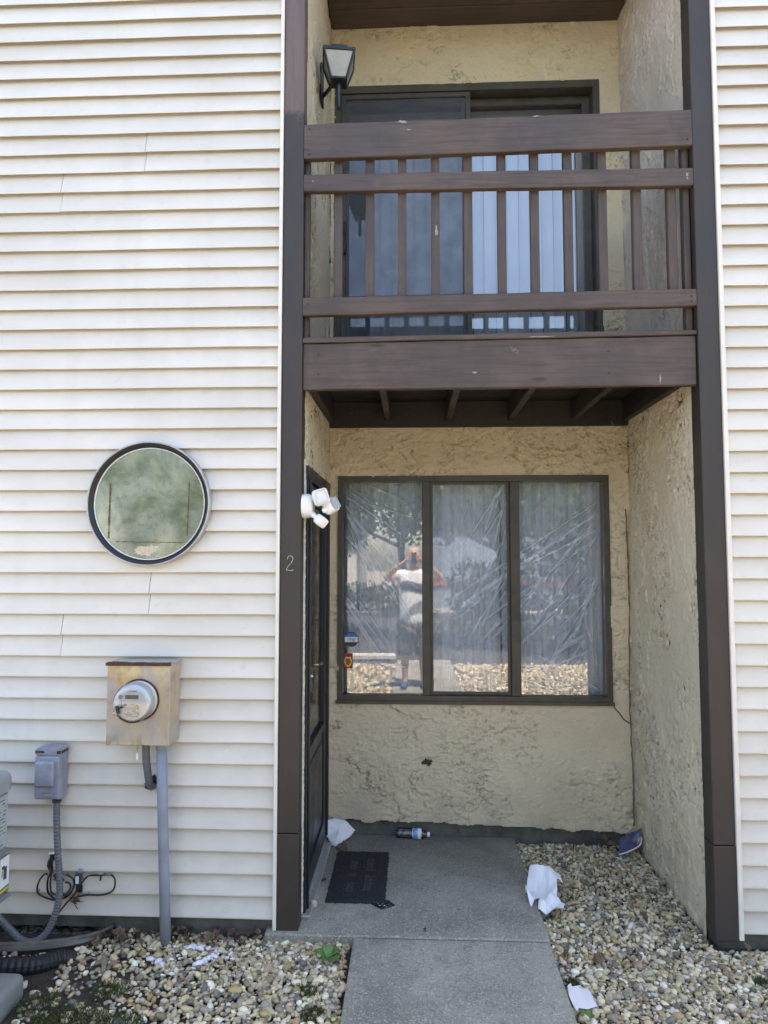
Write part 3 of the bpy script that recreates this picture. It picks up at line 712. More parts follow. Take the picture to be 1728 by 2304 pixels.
# storm door in the left reveal
drr = bpy.data.objects.new('front_door', None); C.objects.link(drr); drr.parent = house; drr.matrix_parent_inverse = world_of(house).inverted(); drr.location = (-.55, .58, .07)
bm = bmesh.new(); dx0, dx1 = -.60, -.532
box(bm, dx0, dx1, .1255, .180, .062, 2.261); box(bm, dx0, dx1, 1.000, 1.0445, .062, 2.261); box(bm, dx0, dx1, .180, 1.000, 2.200, 2.261)
part('frame', bm, M['door_paint'], drr)
part('frame_bead', nbox(-.5318, -.522, .168, .180, .062, 2.2, bev=.002), M['door_paint'], drr)
part('frame_bead', nbox(-.5318, -.524, .180, 1.0, 2.188, 2.2, bev=.002), M['door_paint'], drr)
bm = bmesh.new(); box(bm, -.575, -.545, .184, .290, .085, 2.185); box(bm, -.575, -.545, .900, .997, .085, 2.185)
box(bm, -.575, -.545, .290, .900, 2.08, 2.185); box(bm, -.575, -.545, .290, .900, .085, .20); box(bm, -.575, -.545, .290, .900, .755, .80)
part('stile', bm, M['door_paint'], drr)
part('lower_panel', nbox(-.572, -.556, .2905, .8995, .2005, .7545), M['door_paint'], drr)
part('raised_panel', nbox(-.5558, -.549, .34, .85, .26, .70, bev=.004), M['door_paint'], drr)
part('door_glass', nbox(-.570, -.564, .2905, .8995, .8005, 2.0795), M['dark_gloss'], drr)
part('door_sweep', nbox(-.576, -.538, .184, .997, .068, .0845), M['alu'], drr)
part('threshold', nbox(-.62, -.505, .10, 1.06, .049, .066, bev=.004), M['alu'], drr)
part('handle_plate', nbox(-.5448, -.534, .218, .245, 1.155, 1.355, bev=.004), M['chrome'], drr)
lv = tube(bmesh.new(), [(-.536, .232, 1.245), (-.498, .232, 1.245), (-.490, .245, 1.244), (-.489, .30, 1.240), (-.488, .335, 1.238)], [.008, .008, .009, .007, .010], 10)
part('lever', lv, M['brass'], drr, True)
part('lock_cylinder', lathe(bmesh.new(), [(.010, 0), (.010, .016), (.006, .018), (0, .018)], 14, axis((-.5345, .232, 1.187), (1, 0, 0))), M['chrome'], drr, True)

# round window
rw = bpy.data.objects.new('round_window', None); C.objects.link(rw); rw.parent = house; rw.matrix_parent_inverse = world_of(house).inverted(); rw.location = (-1.2935, 0, 2.06)
rc = (-1.2935, 0, 2.058); Mx = axis(rc, (0, -1, 0))
part('rim', lathe(bmesh.new(), [(.305, -.008), (.3055, .034), (.3035, .039), (.2995, .040), (.2975, .038), (.2975, .004)], 72, Mx), M['alu'], rw, True)
part('gasket', lathe(bmesh.new(), [(.2973, .034), (.294, .0335), (.280, .012), (.2762, .010), (.2762, .0)], 72, Mx), M['black_rubber'], rw, True)
part('inner_rim', lathe(bmesh.new(), [(.2762, .006), (.2762, .018), (.274, .0195), (.2705, .018), (.2702, .006)], 72, Mx), M['alu_white'], rw, True)
part('pane', lathe(bmesh.new(), [(0, .012), (.13, .012), (.2708, .012)], 72, Mx), M['clouded'], rw, True)
rustline = plain('rust_streak', (.11, .08, .04), .9, nscale=70, var=.7, bump=.5)
for (xa, za, xb, zb, wd) in ((-1.490, 2.16, -1.494, 1.89, .0048), (-1.097, 2.17, -1.104, 1.90, .0036), (-1.46, 1.872, -1.12, 1.868, .0022)):
    n = 40; bm = bmesh.new(); A = None
    for k in range(n+1):
        s = k/n; x = xa+(xb-xa)*s; z = za+(zb-za)*s; q = wd*random.uniform(.35, 1.3)
        p2 = [bm.verts.new((x-q, -.0128, z)), bm.verts.new((x+q, -.0128, z))] if abs(za-zb) > .1 else [bm.verts.new((x, -.0128, z-q)), bm.verts.new((x, -.0128, z+q))]
        if A: bm.faces.new((A[0], p2[0], p2[1], A[1]))
        A = p2
    part('rust_streak', bm, rustline, rw)
part('bare_patch', blotch(-1.318, 1.828, .050, .024, -.0130, 70, 5, .17), plain('bare_backing', (.52, .46, .34), .8, nscale=60, var=.2), rw)
part('bare_patch', blotch(-1.275, 1.836, .030, .017, -.0131, 60, 6, .22), plain('bare_backing2', (.50, .45, .34), .8, nscale=60, var=.2), rw)

# ------------------------------------------------------------------ things on the wall
em = empty('electric_meter', 'rust-stained grey electric meter box with a round glass meter on the siding', 'electric meter', (-1.275, -.004, .93))
mx0, mx1, mf = -1.425, -1.128, -.143
part('enclosure', nbox(mx0, mx1, mf, -.003, .929, 1.297, bev=.003), M['meter_box'], em)
part('top_flange', nbox(mx0-.006, mx1+.005, mf-.006, -.003, 1.2975, 1.306, bev=.002), M['alu'], em)
bm = bmesh.new(); A = None
for k in range(41):
    s = k/40; x = mx0-.0065+(mx1-mx0+.012)*s
    q = [bm.verts.new((x, mf-.0068, 1.2935)), bm.verts.new((x, mf-.0068, 1.3068)), bm.verts.new((x, mf+.012+.05*max(0, .5-abs(s-.12)*2.2)+.014*random.random(), 1.3068))]
    if A: bm.faces.new((A[0], q[0], q[1], A[1])); bm.faces.new((A[1], q[1], q[2], A[2]))
    A = q
part('rusty_edge', bm, M['rust'], em)
mc = (-1.272, 0, 1.138)
part('meter_ring', lathe(bmesh.new(), [(.096, .143), (.096, .147), (.091, .149), (.086, .149)], 48, axis(mc, (0, -1, 0))), M['rust'], em, True)
part('meter_body', lathe(bmesh.new(), [(.088, .1432), (.088, .20), (.086, .203), (.0, .203)], 48, axis(mc, (0, -1, 0))), plain('meter_grey', (.60, .61, .61), .35, nscale=20, var=.04, bump=0), em, True)
gl = part('meter_cover', lathe(bmesh.new(), [(.0895, .175), (.0895, .222), (.085, .232), (.070, .2345), (0, .2345)], 48, axis(mc, (0, -1, 0))), M['clear_pet'], em, True)
fc = part('meter_face', lathe(bmesh.new(), [(.078, .2035), (.078, .224), (.076, .226), (0, .226)], 48, axis(mc, (0, -1, 0))), plain('meter_dial', (.70, .71, .71), .5, nscale=30, var=.04, bump=0), em, True)
fy = -.2265
part('display_bezel', nbox(mc[0]-.036, mc[0]+.036, fy-.002, fy, mc[2]+.016, mc[2]+.042), M['white_plastic'], fc)
part('display', nbox(mc[0]-.031, mc[0]+.031, fy-.003, fy-.0021, mc[2]+.020, mc[2]+.038), plain('lcd', (.075, .08, .05), .3, nscale=30, var=.1, bump=0), fc)
part('dark_lens', nbox(mc[0]-.037, mc[0]-.023, fy-.002, fy, mc[2]-.010, mc[2]-.003), M['dark_gloss'], fc)
part('port', lathe(bmesh.new(), [(.010, 0), (.010, .002), (0, .002)], 16, axis((mc[0]-.052, fy, mc[2]+.029), (0, -1, 0))), M['grey_metal'], fc)
part('button', lathe(bmesh.new(), [(.010, 0), (.009, .004), (0, .004)], 16, axis((mc[0]+.022, fy, mc[2]-.016), (0, -1, 0))), M['brass'], fc)
part('red_mark', nbox(mc[0]-.006, mc[0]+.012, fy-.0012, fy, mc[2]-.007, mc[2]-.005), M['red_sticker'], fc)
bm = bmesh.new()
for row, zz in enumerate((-.020, -.026, -.031, -.036, -.041, -.046, -.051, -.057)):
    x = -.034
    while x < .034:
        wl = random.uniform(.004, .013)
        if random.random() < .8 and x*x+zz*zz < .066**2: box(bm, mc[0]+x, mc[0]+min(x+wl, .036), fy-.0008, fy, mc[2]+zz, mc[2]+zz+(.0028 if row in (3, 6) else .0018))
        x += wl+.003
for x in np.arange(-.022, .022, .003): box(bm, mc[0]+x, mc[0]+x+.0018, fy-.0008, fy, mc[2]+.052, mc[2]+.0545+.001*random.random())
part('fine_print', bm, M['label_ink'], fc)
bm = rbox(.022, .012, .034, .003, 2, Matrix.Translation((mc[0]-.070, -.230, mc[2]-.034)) @ Matrix.Rotation(.35, 4, 'Y'))
part('seal_hasp', bm, M['clear_pet'], em)
part('seal_lock', rbox(.012, .012, .036, .003, 2, Matrix.Translation((mc[0]-.060, -.239, mc[2]-.026)) @ Matrix.Rotation(-.25, 4, 'Y')), plain('black_lock', (.02, .015, .015), .4, nscale=40), em)
part('seal_lock', rbox(.024, .012, .010, .003, 2, Matrix.Translation((mc[0]-.048, -.239, mc[2]-.016)) @ Matrix.Rotation(-.15, 4, 'Y')), plain('black_lock2', (.02, .015, .015), .4, nscale=40), em)
part('hook', tube(bmesh.new(), smooth_path([(mc[0]-.046, -.236, mc[2]+.012), (mc[0]-.046, -.237, mc[2]-.008), (mc[0]-.050, -.237, mc[2]-.014), (mc[0]-.055, -.237, mc[2]-.010)], 4), .0016, 6), M['chrome'], em)
part('seal_tag', tube(bmesh.new(), [(-1.277, -.139, .929), (-1.279, -.137, .905), (-1.277, -.137, .893)], .0022, 6), M['chrome'], em)
part('seal_tag', nbox(-1.282, -1.273, -.139, -.136, .866, .893, bev=.001), M['label_white'], em)
pc = empty('service_conduit', 'straight grey plastic conduit running from the meter box down into the stones', 'conduit', (-1.150, -.052, 0))
part('pipe', tube(bmesh.new(), [(-1.188, -.068, .90), (-1.178, -.066, .6), (-1.166, -.062, .3), (-1.154, -.056, -.05)], .0245, 20), M['pvc'], pc, True)
part('coupling', tube(bmesh.new(), [(-1.1888, -.068, .929), (-1.1878, -.068, .893)], .028, 20), M['pvc'], pc, True)
sc2 = empty('stub_conduit', 'short dark grey conduit stub entering the siding below the meter box', 'conduit', (-1.265, -.02, .70))
part('pipe', tube(bmesh.new(), smooth_path([(-1.262, -.075, .93), (-1.260, -.072, .85), (-1.254, -.055, .76), (-1.252, -.035, .715), (-1.252, .01, .702)], 5), .0175, 16), M['flex'], sc2, True)
part('gland', blotch(-1.262, .715, .026, .030, -.0075, 22, 9, .12), M['black_rubber'], sc2)
part('gland_flap', tube(bmesh.new(), [(-1.262, -.012, .735), (-1.245, -.016, .745), (-1.222, -.014, .722)], [.012, .018, .008], 10), M['black_rubber'], sc2, True)

db = empty('disconnect_box', 'small grey electrical disconnect box with a rusted hood on the siding', 'electrical box', (-1.729, -.004, .655))
part('enclosure', nbox(-1.790, -1.668, -.072, -.003, .656, .868, bev=.004), M['grey_metal'], db)
bm = bmesh.new(); prism(bm, [(-1.793, .866), (-1.793, .884), (-1.778, .896), (-1.680, .896), (-1.665, .884), (-1.665, .866)], -.078, -.003)
part('hood', bm, M['grey_metal'], db)
part('rust_patch', nbox(-1.7938, -1.745, -.0792, -.02, .869, .8855, bev=.004), M['rust'], db)
part('rust_patch', nbox(-1.690, -1.6642, -.0794, -.01, .8665, .8862, bev=.004), M['rust'], db)
part('hinge_pin', nbox(-1.778, -1.738, -.081, -.0722, .850, .858, bev=.002), M['rust'], db)
part('hinge_pin', nbox(-1.718, -1.692, -.081, -.0722, .849, .858, bev=.002), M['rust'], db)
part('cover', rbox(.118, .012, .196, .004, 2, Matrix.Translation((-1.730, -.0785, .760))), M['grey_metal'], db)
part('cover_boss', rbox(.092, .026, .118, .012, 4, Matrix.Translation((-1.735, -.092, .780))), M['grey_metal'], db, True)
lg = bmesh.new()
for k, wl in enumerate((.010, .006, .005, .006, .005, .006, .005, .007)):
    x = -1.765+sum((.010, .006, .005, .006, .005, .006, .005, .007)[:k])+.0012*k
    box(lg, x, x+wl-.001, -.1062, -.1046, .790+.001*(k % 2), .799-.001*(k % 3), bev=.0006)
part('embossed_mark', lg, M['grey_metal'], db)
part('latch_tab', rbox(.052, .010, .020, .009, 3, Matrix.Translation((-1.722, -.086, .680))), M['grey_metal'], db, True)
# flexible conduit, ribbed
fxp = [(-1.694, -.050, .662), (-1.690, -.058, .60), (-1.676, -.075, .50), (-1.660, -.090, .40), (-1.645, -.100, .31), (-1.642, -.106, .225), (-1.660, -.112, .139), (-1.697, -.118, .068), (-1.750, -.122, .036), (-1.806, -.128, .050), (-1.858, -.140, .105), (-1.93, -.17, .19), (-2.02, -.26, .28), (-2.06, -.34, .33)]
P = smooth_path(fxp, 26); rr = [.0160 if i % 4 < 2 else .0140 for i in range(len(P))]
fx = empty('flexible_conduit', 'ribbed grey flexible conduit looping from the disconnect box to the air conditioner', 'conduit', (-1.694, -.05, .64))
part('hose', tube(bmesh.new(), P, rr, 12), M['flex'], fx, False)
part('fitting', tube(bmesh.new(), [(-1.6945, -.050, .668), (-1.694, -.051, .638)], .021, 8), M['black_rubber'], fx)
# cable coil and splitters
cc = empty('coax_cable', 'tangle of black coaxial cable looped on nails low on the siding', 'cable', (-1.65, -.02, .18))
def cab(pts, y=-.022, r=.0042):
    part('cable_run', tube(bmesh.new(), smooth_path([(a, y+.006*math.sin(i*1.7), b) for i, (a, b) in enumerate(pts)], 6), r, 8), M['black_cable'], cc, True)
cab([(-1.733, .292), (-1.762, .289), (-1.784, .259), (-1.789, .218), (-1.776, .194), (-1.73, .176), (-1.687, .177), (-1.639, .197), (-1.618, .235), (-1.621, .273), (-1.648, .294)], -.022)
cab([(-1.67, .134), (-1.644, .167), (-1.616, .192), (-1.592, .23), (-1.57, .263), (-1.548, .287), (-1.523, .296), (-1.483, .297), (-1.443, .298), (-1.42, .285), (-1.411, .263), (-1.419, .233), (-1.447, .211), (-1.489, .205), (-1.54, .207), (-1.588, .195), (-1.61, .186)], -.028)
cab([(-1.725, .379), (-1.729, .33), (-1.725, .303), (-1.735, .27), (-1.737, .216), (-1.716, .19), (-1.678, .177), (-1.645, .205), (-1.629, .235), (-1.635, .256), (-1.65, .264)], -.030, .0046)
cab([(-1.722, .36), (-1.724, .31), (-1.726, .25), (-1.715, .212), (-1.69, .198), (-1.655, .20), (-1.632, .222)], -.026, .0042)
cab([(-1.67, .134), (-1.70, .10), (-1.74, .07), (-1.76, .02)], -.03, .0045)
for x, z in ((-1.789, .215), (-1.543, .206)):
    part('cable_clip', rbox(.012, .014, .014, .003, 2, Matrix.Translation((x, -.020, z))), M['grey_metal'], cc)
for x, z in ((-1.733, .292), (-1.648, .294), (-1.523, .296), (-1.505, .297), (-1.465, .297), (-1.445, .298)):
    part('connector', tube(bmesh.new(), [(x-.008, -.026, z), (x+.008, -.026, z)], .0058, 8), M['chrome'], cc)
part('coupler', rbox(.030, .016, .012, .003, 2, Matrix.Translation((-1.485, -.024, .297))), M['grey_metal'], cc)
part('coupler_tag', rbox(.008, .006, .026, .002, 2, Matrix.Translation((-1.487, -.020, .279)) @ Matrix.Rotation(.2, 4, 'Y')), M['black_rubber'], cc)
part('dead_twigs', tube(bmesh.new(), [(-1.63, -.03, .19), (-1.60, -.04, .165), (-1.585, -.035, .14)], .0018, 5), M['leaf_dead'], cc)
part('dead_twigs', tube(bmesh.new(), [(-1.615, -.03, .19), (-1.585, -.045, .18), (-1.562, -.03, .173)], .0018, 5), M['leaf_dead'], cc)
dl = bmesh.new()
for k in range(16):
    p0 = Vector((-1.60+random.gauss(0, .012), -.03, .178+random.gauss(0, .010))); d0 = Vector((random.gauss(0, 1), random.gauss(0, .4), random.gauss(0, 1))).normalized()*.014
    s0 = d0.orthogonal().normalized()*.005; dl.faces.new([dl.verts.new(p0-d0), dl.verts.new(p0+s0), dl.verts.new(p0+d0), dl.verts.new(p0-s0)])
part('debris_clump', dl, M['leaf_dead'], cc)
for nm, x, z, tilt, lab in (('cable_splitter', -1.595, .272, .05, 'grey cable splitter with a white label beside the cable loops'), ('cable_splitter', -1.690, .275, -.5, 'dark cable splitter tucked behind the ribbed conduit')):
    s = empty(nm, lab, 'splitter', (x, -.012, z-.03))
    Tm = Matrix.Translation((x, -.018, z)) @ Matrix.Rotation(tilt, 4, 'Y')
    part('housing', rbox(.032, .018, .052, .003, 2, Tm), plain('splitter_case', (.07, .08, .09), .4, .5, nscale=40), s)
    part('mounting_ear', rbox(.020, .004, .020, .002, 2, Tm @ Matrix.Translation((.004, .007, .034))), M['grey_metal'], s)
    for sx in (-1, 1): part('port', tube(bmesh.new(), [Tm @ Vector((sx*.016, 0, .004)), Tm @ Vector((sx*.026, 0, .004))], .0052, 8), M['chrome'], s)
    if tilt > 0:
        part('printed_label', nbox(x-.009, x+.006, -.0285, -.0272, z-.018, z+.016), M['label_white'], s)
        part('lower_bracket', rbox(.030, .010, .034, .003, 2, Matrix.Translation((x+.004, -.016, z-.046))), M['black_rubber'], s)
cv = empty('cable_hood', 'small white cable entry hood stuffed with dark sealant low on the siding', 'cable hood', (-1.730, -.004, .34))
part('hood_lip', rbox(.032, .020, .006, .002, 2, Matrix.Translation((-1.729, -.012, .386)) @ Matrix.Rotation(-.1, 4, 'Y')), M['white_plastic'], cv)
part('opening', nbox(-1.741, -1.718, -.0105, -.002, .352, .3825), M['black_rubber'], cv)
part('sealant', tube(bmesh.new(), [(-1.730, -.010, .366), (-1.736, -.013, .345), (-1.740, -.016, .33), (-1.732, -.015, .318), (-1.727, -.014, .306)], [.010, .014, .011, .012, .007], 9), M['black_rubber'], cv, True)

# floodlight camera on the inner face of the post
fc_ = empty('security_camera', 'white floodlight security camera with three heads on the brown post', 'security camera', (-.546, .046, 2.048))
part('mount', lathe(bmesh.new(), [(.060, 0), (.060, .030), (.052, .048), (.046, .052), (0, .052)], 32, axis((-.547, .046, 2.048), (1, 0, 0))), M['white_plastic'], fc_, True)
part('arm', tube(bmesh.new(), [(-.505, .040, 2.075), (-.470, .015, 2.088), (-.445, .0, 2.088)], .017, 12), M['white_plastic'], fc_, True)
h1 = Matrix.Translation((-.450, -.008, 2.088)) @ Matrix.Rotation(R(-18), 4, 'Y') @ Matrix.Rotation(R(14), 4, 'Z')
part('lamp_head', rbox(.078, .044, .080, .017, 4, h1), M['white_plastic'], fc_, True)
part('lamp_lens', rbox(.063, .006, .065, .015, 4, h1 @ Matrix.Translation((0, -.022, 0))), plain('lens_diffuser', (.72, .71, .69), .4, nscale=30, var=.03, bump=0), h1 and fc_, True)
h2 = Matrix.Translation((-.408, .035, 2.048)) @ Matrix.Rotation(R(-28), 4, 'Y') @ Matrix.Rotation(R(58), 4, 'Z')
part('lamp_head', rbox(.062, .060, .074, .015, 4, h2), M['white_plastic'], fc_, True)
part('lamp_lens', rbox(.050, .006, .060, .013, 4, h2 @ Matrix.Translation((0, -.029, 0))), plain('lens_grey', (.42, .43, .45), .3, nscale=30, var=.03, bump=0), fc_, True)
part('knuckle', lathe(bmesh.new(), [(0, -.018), (.013, -.012), (.018, 0), (.013, .012), (0, .018)], 16, Matrix.Translation((-.432, .02, 2.028))), M['white_plastic'], fc_, True)
h3 = Matrix.Translation((-.452, .012, 1.972)) @ Matrix.Rotation(R(38), 4, 'Y') @ Matrix.Rotation(R(40), 4, 'Z')
part('camera_head', rbox(.056, .054, .050, .012, 4, h3), M['white_plastic'], fc_, True)
part('camera_lens', rbox(.007, .044, .040, .003, 3, h3 @ Matrix.Translation((.027, 0, 0))), M['dark_gloss'], fc_, True)
part('camera_stem', tube(bmesh.new(), [(-.500, .030, 2.012), (-.484, .022, 1.996), (-.462, .016, 1.982)], [.017, .013, .009], 12), M['white_plastic'], fc_, True)

# wall lantern on the left reveal above the balcony
wl = empty('wall_lantern', 'dark coach lantern with frosted panes on the stucco beside the balcony door', 'lantern', (-.546, .62, 4.55))
part('back_plate', rbox(.012, .085, .24, .005, 2, Matrix.Translation((-.542, .62, 4.62))), M['door_paint'], wl)
lx, ly = -.418, .40
part('arm', tube(bmesh.new(), smooth_path([(-.540, .62, 4.55), (-.50, .55, 4.535), (-.45, .45, 4.515), (lx, ly, 4.510)], 5), .011, 10), M['door_paint'], wl, True)
part('stem', tube(bmesh.new(), [(lx, ly, 4.325), (lx, ly, 4.34), (lx, ly, 4.45), (lx, ly, 4.485)], [.009, .013, .014, .026], 14), M['door_paint'], wl, True)
RZ = Matrix.Rotation(R(8), 4, 'Z'); T0 = Matrix.Translation((lx, ly, 0)) @ RZ
bw, tw, zb_, zt_ = .044, .084, 4.480, 4.612
for sx in (-1, 1):
    for sy in (-1, 1): part('corner_bar', tube(bmesh.new(), [T0 @ Vector((sx*bw, sy*bw, zb_)), T0 @ Vector((sx*tw, sy*tw, zt_))], .008, 6), M['door_paint'], wl)
part('lantern_base', rbox(.094, .094, .014, .003, 2, T0 @ Matrix.Translation((0, 0, zb_))), M['door_paint'], wl)
part('lantern_roof', rbox(.182, .182, .020, .004, 2, T0 @ Matrix.Translation((0, 0, zt_+.008))), M['door_paint'], wl)
part('chimney', rbox(.095, .095, .045, .008, 2, T0 @ Matrix.Translation((0, 0, zt_+.040))), M['door_paint'], wl)
fro = plain('frosted_pane', (.36, .38, .36), .35, nscale=30, var=.1, bump=.2)
for k in range(4):
    Rk = T0 @ Matrix.Rotation(R(90*k), 4, 'Z'); bm = bmesh.new()
    bm.faces.new([bm.verts.new(Rk @ Vector(v)) for v in ((-bw*.93, -bw, zb_+.006), (bw*.93, -bw, zb_+.006), (tw*.95, -tw, zt_), (-tw*.95, -tw, zt_))])
    part('pane', bm, fro, wl)
ob = empty('outlet_box', 'small pale outlet box on the stucco behind the balcony rail', 'outlet box', (-.545, .95, 3.1))
part('housing', nbox(-.5455, -.505, .90, .99, 3.06, 3.16, bev=.006), M['alu_white'], ob)
part('lid', nbox(-.5455, -.530, .885, .905, 3.12, 3.24, bev=.004), M['alu'], ob)

# ------------------------------------------------------------------ window well, air conditioner
ww = empty('window_well', 'curved galvanised window well with dark pit under the siding', 'window well', (-1.95, -.05, 0))
arc = []
for k in range(25):
    a = math.pi*k/24; arc.append((-1.96+.52*math.cos(a), .03-.19*math.sin(a)))
bm = bmesh.new(); rings = []
for x, y in arc:
    rings.append([bm.verts.new((x, y, -.28)), bm.verts.new((x, y, .036)), bm.verts.new((x-.010*(x+1.96), y-.012, .044)), bm.verts.new((x-.02*(x+1.96), y-.022, .020))])
for A, B in zip(rings, rings[1:]):
    for k in range(3): bm.faces.new((A[k], A[k+1], B[k+1], B[k]))
part('well_wall', bm, plain('galvanised', (.13, .125, .105), .65, .3, nscale=9, var=.4, bump=.3), ww, True)
part('well_rim', tube(bmesh.new(), [(x, y, .040) for x, y in arc], .011, 8), plain('well_rim', (.12, .11, .09), .7, .2, nscale=18, var=.4), ww, True)
bm = bmesh.new()
for k in range(9): box(bm, -2.40+k*.11, -2.37+k*.11, .13, .15, -.28, .11)
part('well_bars', bm, M['black_rubber'], ww)
part('well_back', nbox(-2.46, -1.402, .165, .19, -.3, .10), plain('well_pit', (.02, .02, .019), .9, nscale=12), ww)

ac = empty('air_conditioner', 'grey outdoor air conditioning unit with a safety label on its side', 'air conditioner', (-2.13, -.68, .10))
bm = nbox(-2.50, -1.762, -1.06, -.305, .345, .80)
es = [e for e in bm.edges if abs(e.verts[0].co.z-e.verts[1].co.z) > .3]
bmesh.ops.bevel(bm, geom=es, offset=.05, segments=5, affect='EDGES', profile=.5)
part('cabinet', bm, M['ac_paint'], ac)
bm = nbox(-2.512, -1.750, -1.072, -.293, .79, .865)
es = [e for e in bm.edges if abs(e.verts[0].co.z-e.verts[1].co.z) > .03]
bmesh.ops.bevel(bm, geom=es, offset=.06, segments=6, affect='EDGES', profile=.5)
es = [e for e in bm.edges if min(e.verts[0].co.z, e.verts[1].co.z) > .86]
bmesh.ops.bevel(bm, geom=es, offset=.03, segments=4, affect='EDGES', profile=.5)
part('top_cap', bm, M['ac_top'], ac, False)
part('base_pan', nbox(-2.505, -1.757, -1.065, -.300, .325, .3445, bev=.006), M['ac_paint'], ac)
for x in (-2.4, -1.86):
    for y in (-.95, -.40): part('riser', nbox(x-.035, x+.035, y-.035, y+.035, .098, .324), M['black_rubber'], ac)
lab = part('rating_label', nbox(-1.7615, -1.7605, -.62, -.345, .555, .775), plain('weathered_label', (.34, .37, .37), .6, nscale=30, var=.08, bump=0), ac)
bm = bmesh.new()
for r_ in range(13):
    y = -.610
    while y < -.36:
        l_ = random.uniform(.015, .06)
        if random.random() < .75: box(bm, -1.7604, -1.7600, y, min(y+l_, -.355), .568+r_*.0155, .572+r_*.0155)
        y += l_+.012
part('fine_print', bm, M['label_ink'], lab)
lab = part('warning_label', nbox(-1.7615, -1.7605, -.62, -.315, .36, .515), M['label_ink'], ac)
part('warning_field', nbox(-1.7604, -1.7601, -.385, -.317, .385, .51), M['label_white'], lab)
for z in (.365, .50): part('warning_stripe', nbox(-1.7604, -1.7601, -.61, -.392, z, z+.008), M['label_yellow'], lab)
part('warning_stripe', nbox(-1.7604, -1.7601, -.385, -.317, .366, .378), M['label_yellow'], lab)
bm = bmesh.new(); box(bm, -1.7600, -1.7597, -.360, -.335, .415, .468, bev=.0001); box(bm, -1.7600, -1.7597, -.372, -.352, .462, .476); box(bm, -1.7600, -1.7597, -.372, -.366, .43, .46)
part('pictogram', bm, M['label_ink'], lab)
pd = tag(obj('equipment_pad', nbox(-2.6, -1.60, -1.2, -.44, -.02, .095, bev=.03, seg=4), M['pad'], None, True), 'rounded grey plastic equipment pad under the air conditioner', 'pad')
dp = empty('drain_pipe', 'black corrugated drain pipe lying on the soil by the window well', 'pipe', (-1.85, -.30, .02))
P = smooth_path([(-2.5, -.34, .03), (-2.1, -.33, .03), (-1.85, -.315, .028), (-1.66, -.27, .018), (-1.58, -.20, .004), (-1.55, -.16, -.02)], 14)
part('pipe', tube(bmesh.new(), P, [.042 if i % 2 else .038 for i in range(len(P))], 14), M['black_rubber'], dp)

# ------------------------------------------------------------------ pebbles
def ico(sub):
    b = bmesh.new(); bmesh.ops.create_icosphere(b, subdivisions=sub, radius=1); b.verts.ensure_lookup_table()
    v = np.array([x.co[:] for x in b.verts]); f = np.array([[q.index for q in p.verts] for p in b.faces]); b.free(); return v, f
def stone_templates(sub, n, seed):
    v, f = ico(sub); r = np.random.default_rng(seed); out = []
    for k in range(n):
        d = np.ones(len(v))
        for j in range(5):
            q = r.normal(size=3); q /= np.linalg.norm(q); d += .16*r.normal()*np.clip(v@q, -.2, 1)**2
        for j in range(3):
            q = r.normal(size=3); q /= np.linalg.norm(q); lim = r.uniform(.62, .95); s = v*d[:, None]@q; d = np.where(s > lim, d*(lim/np.maximum(s, 1e-6))**.75, d)
        out.append(v*d[:, None])
    return np.array(out), f
PAL = np.array((1.04, 1.01, .88))*np.array([(.66, .58, .41), (.55, .45, .29), (.74, .69, .56), (.46, .41, .33), (.33, .31, .27), (.42, .30, .17), (.22, .18, .13), (.15, .155, .16), (.80, .78, .72), (.52, .40, .21), (.29, .25, .17), (.62, .55, .44)])
PW = np.array([4.6, 4, 3.2, 3.2, 3, 1.8, 2.2, 1.8, 1.4, 1.3, 2.4, 2.8]); PW = PW/PW.sum()
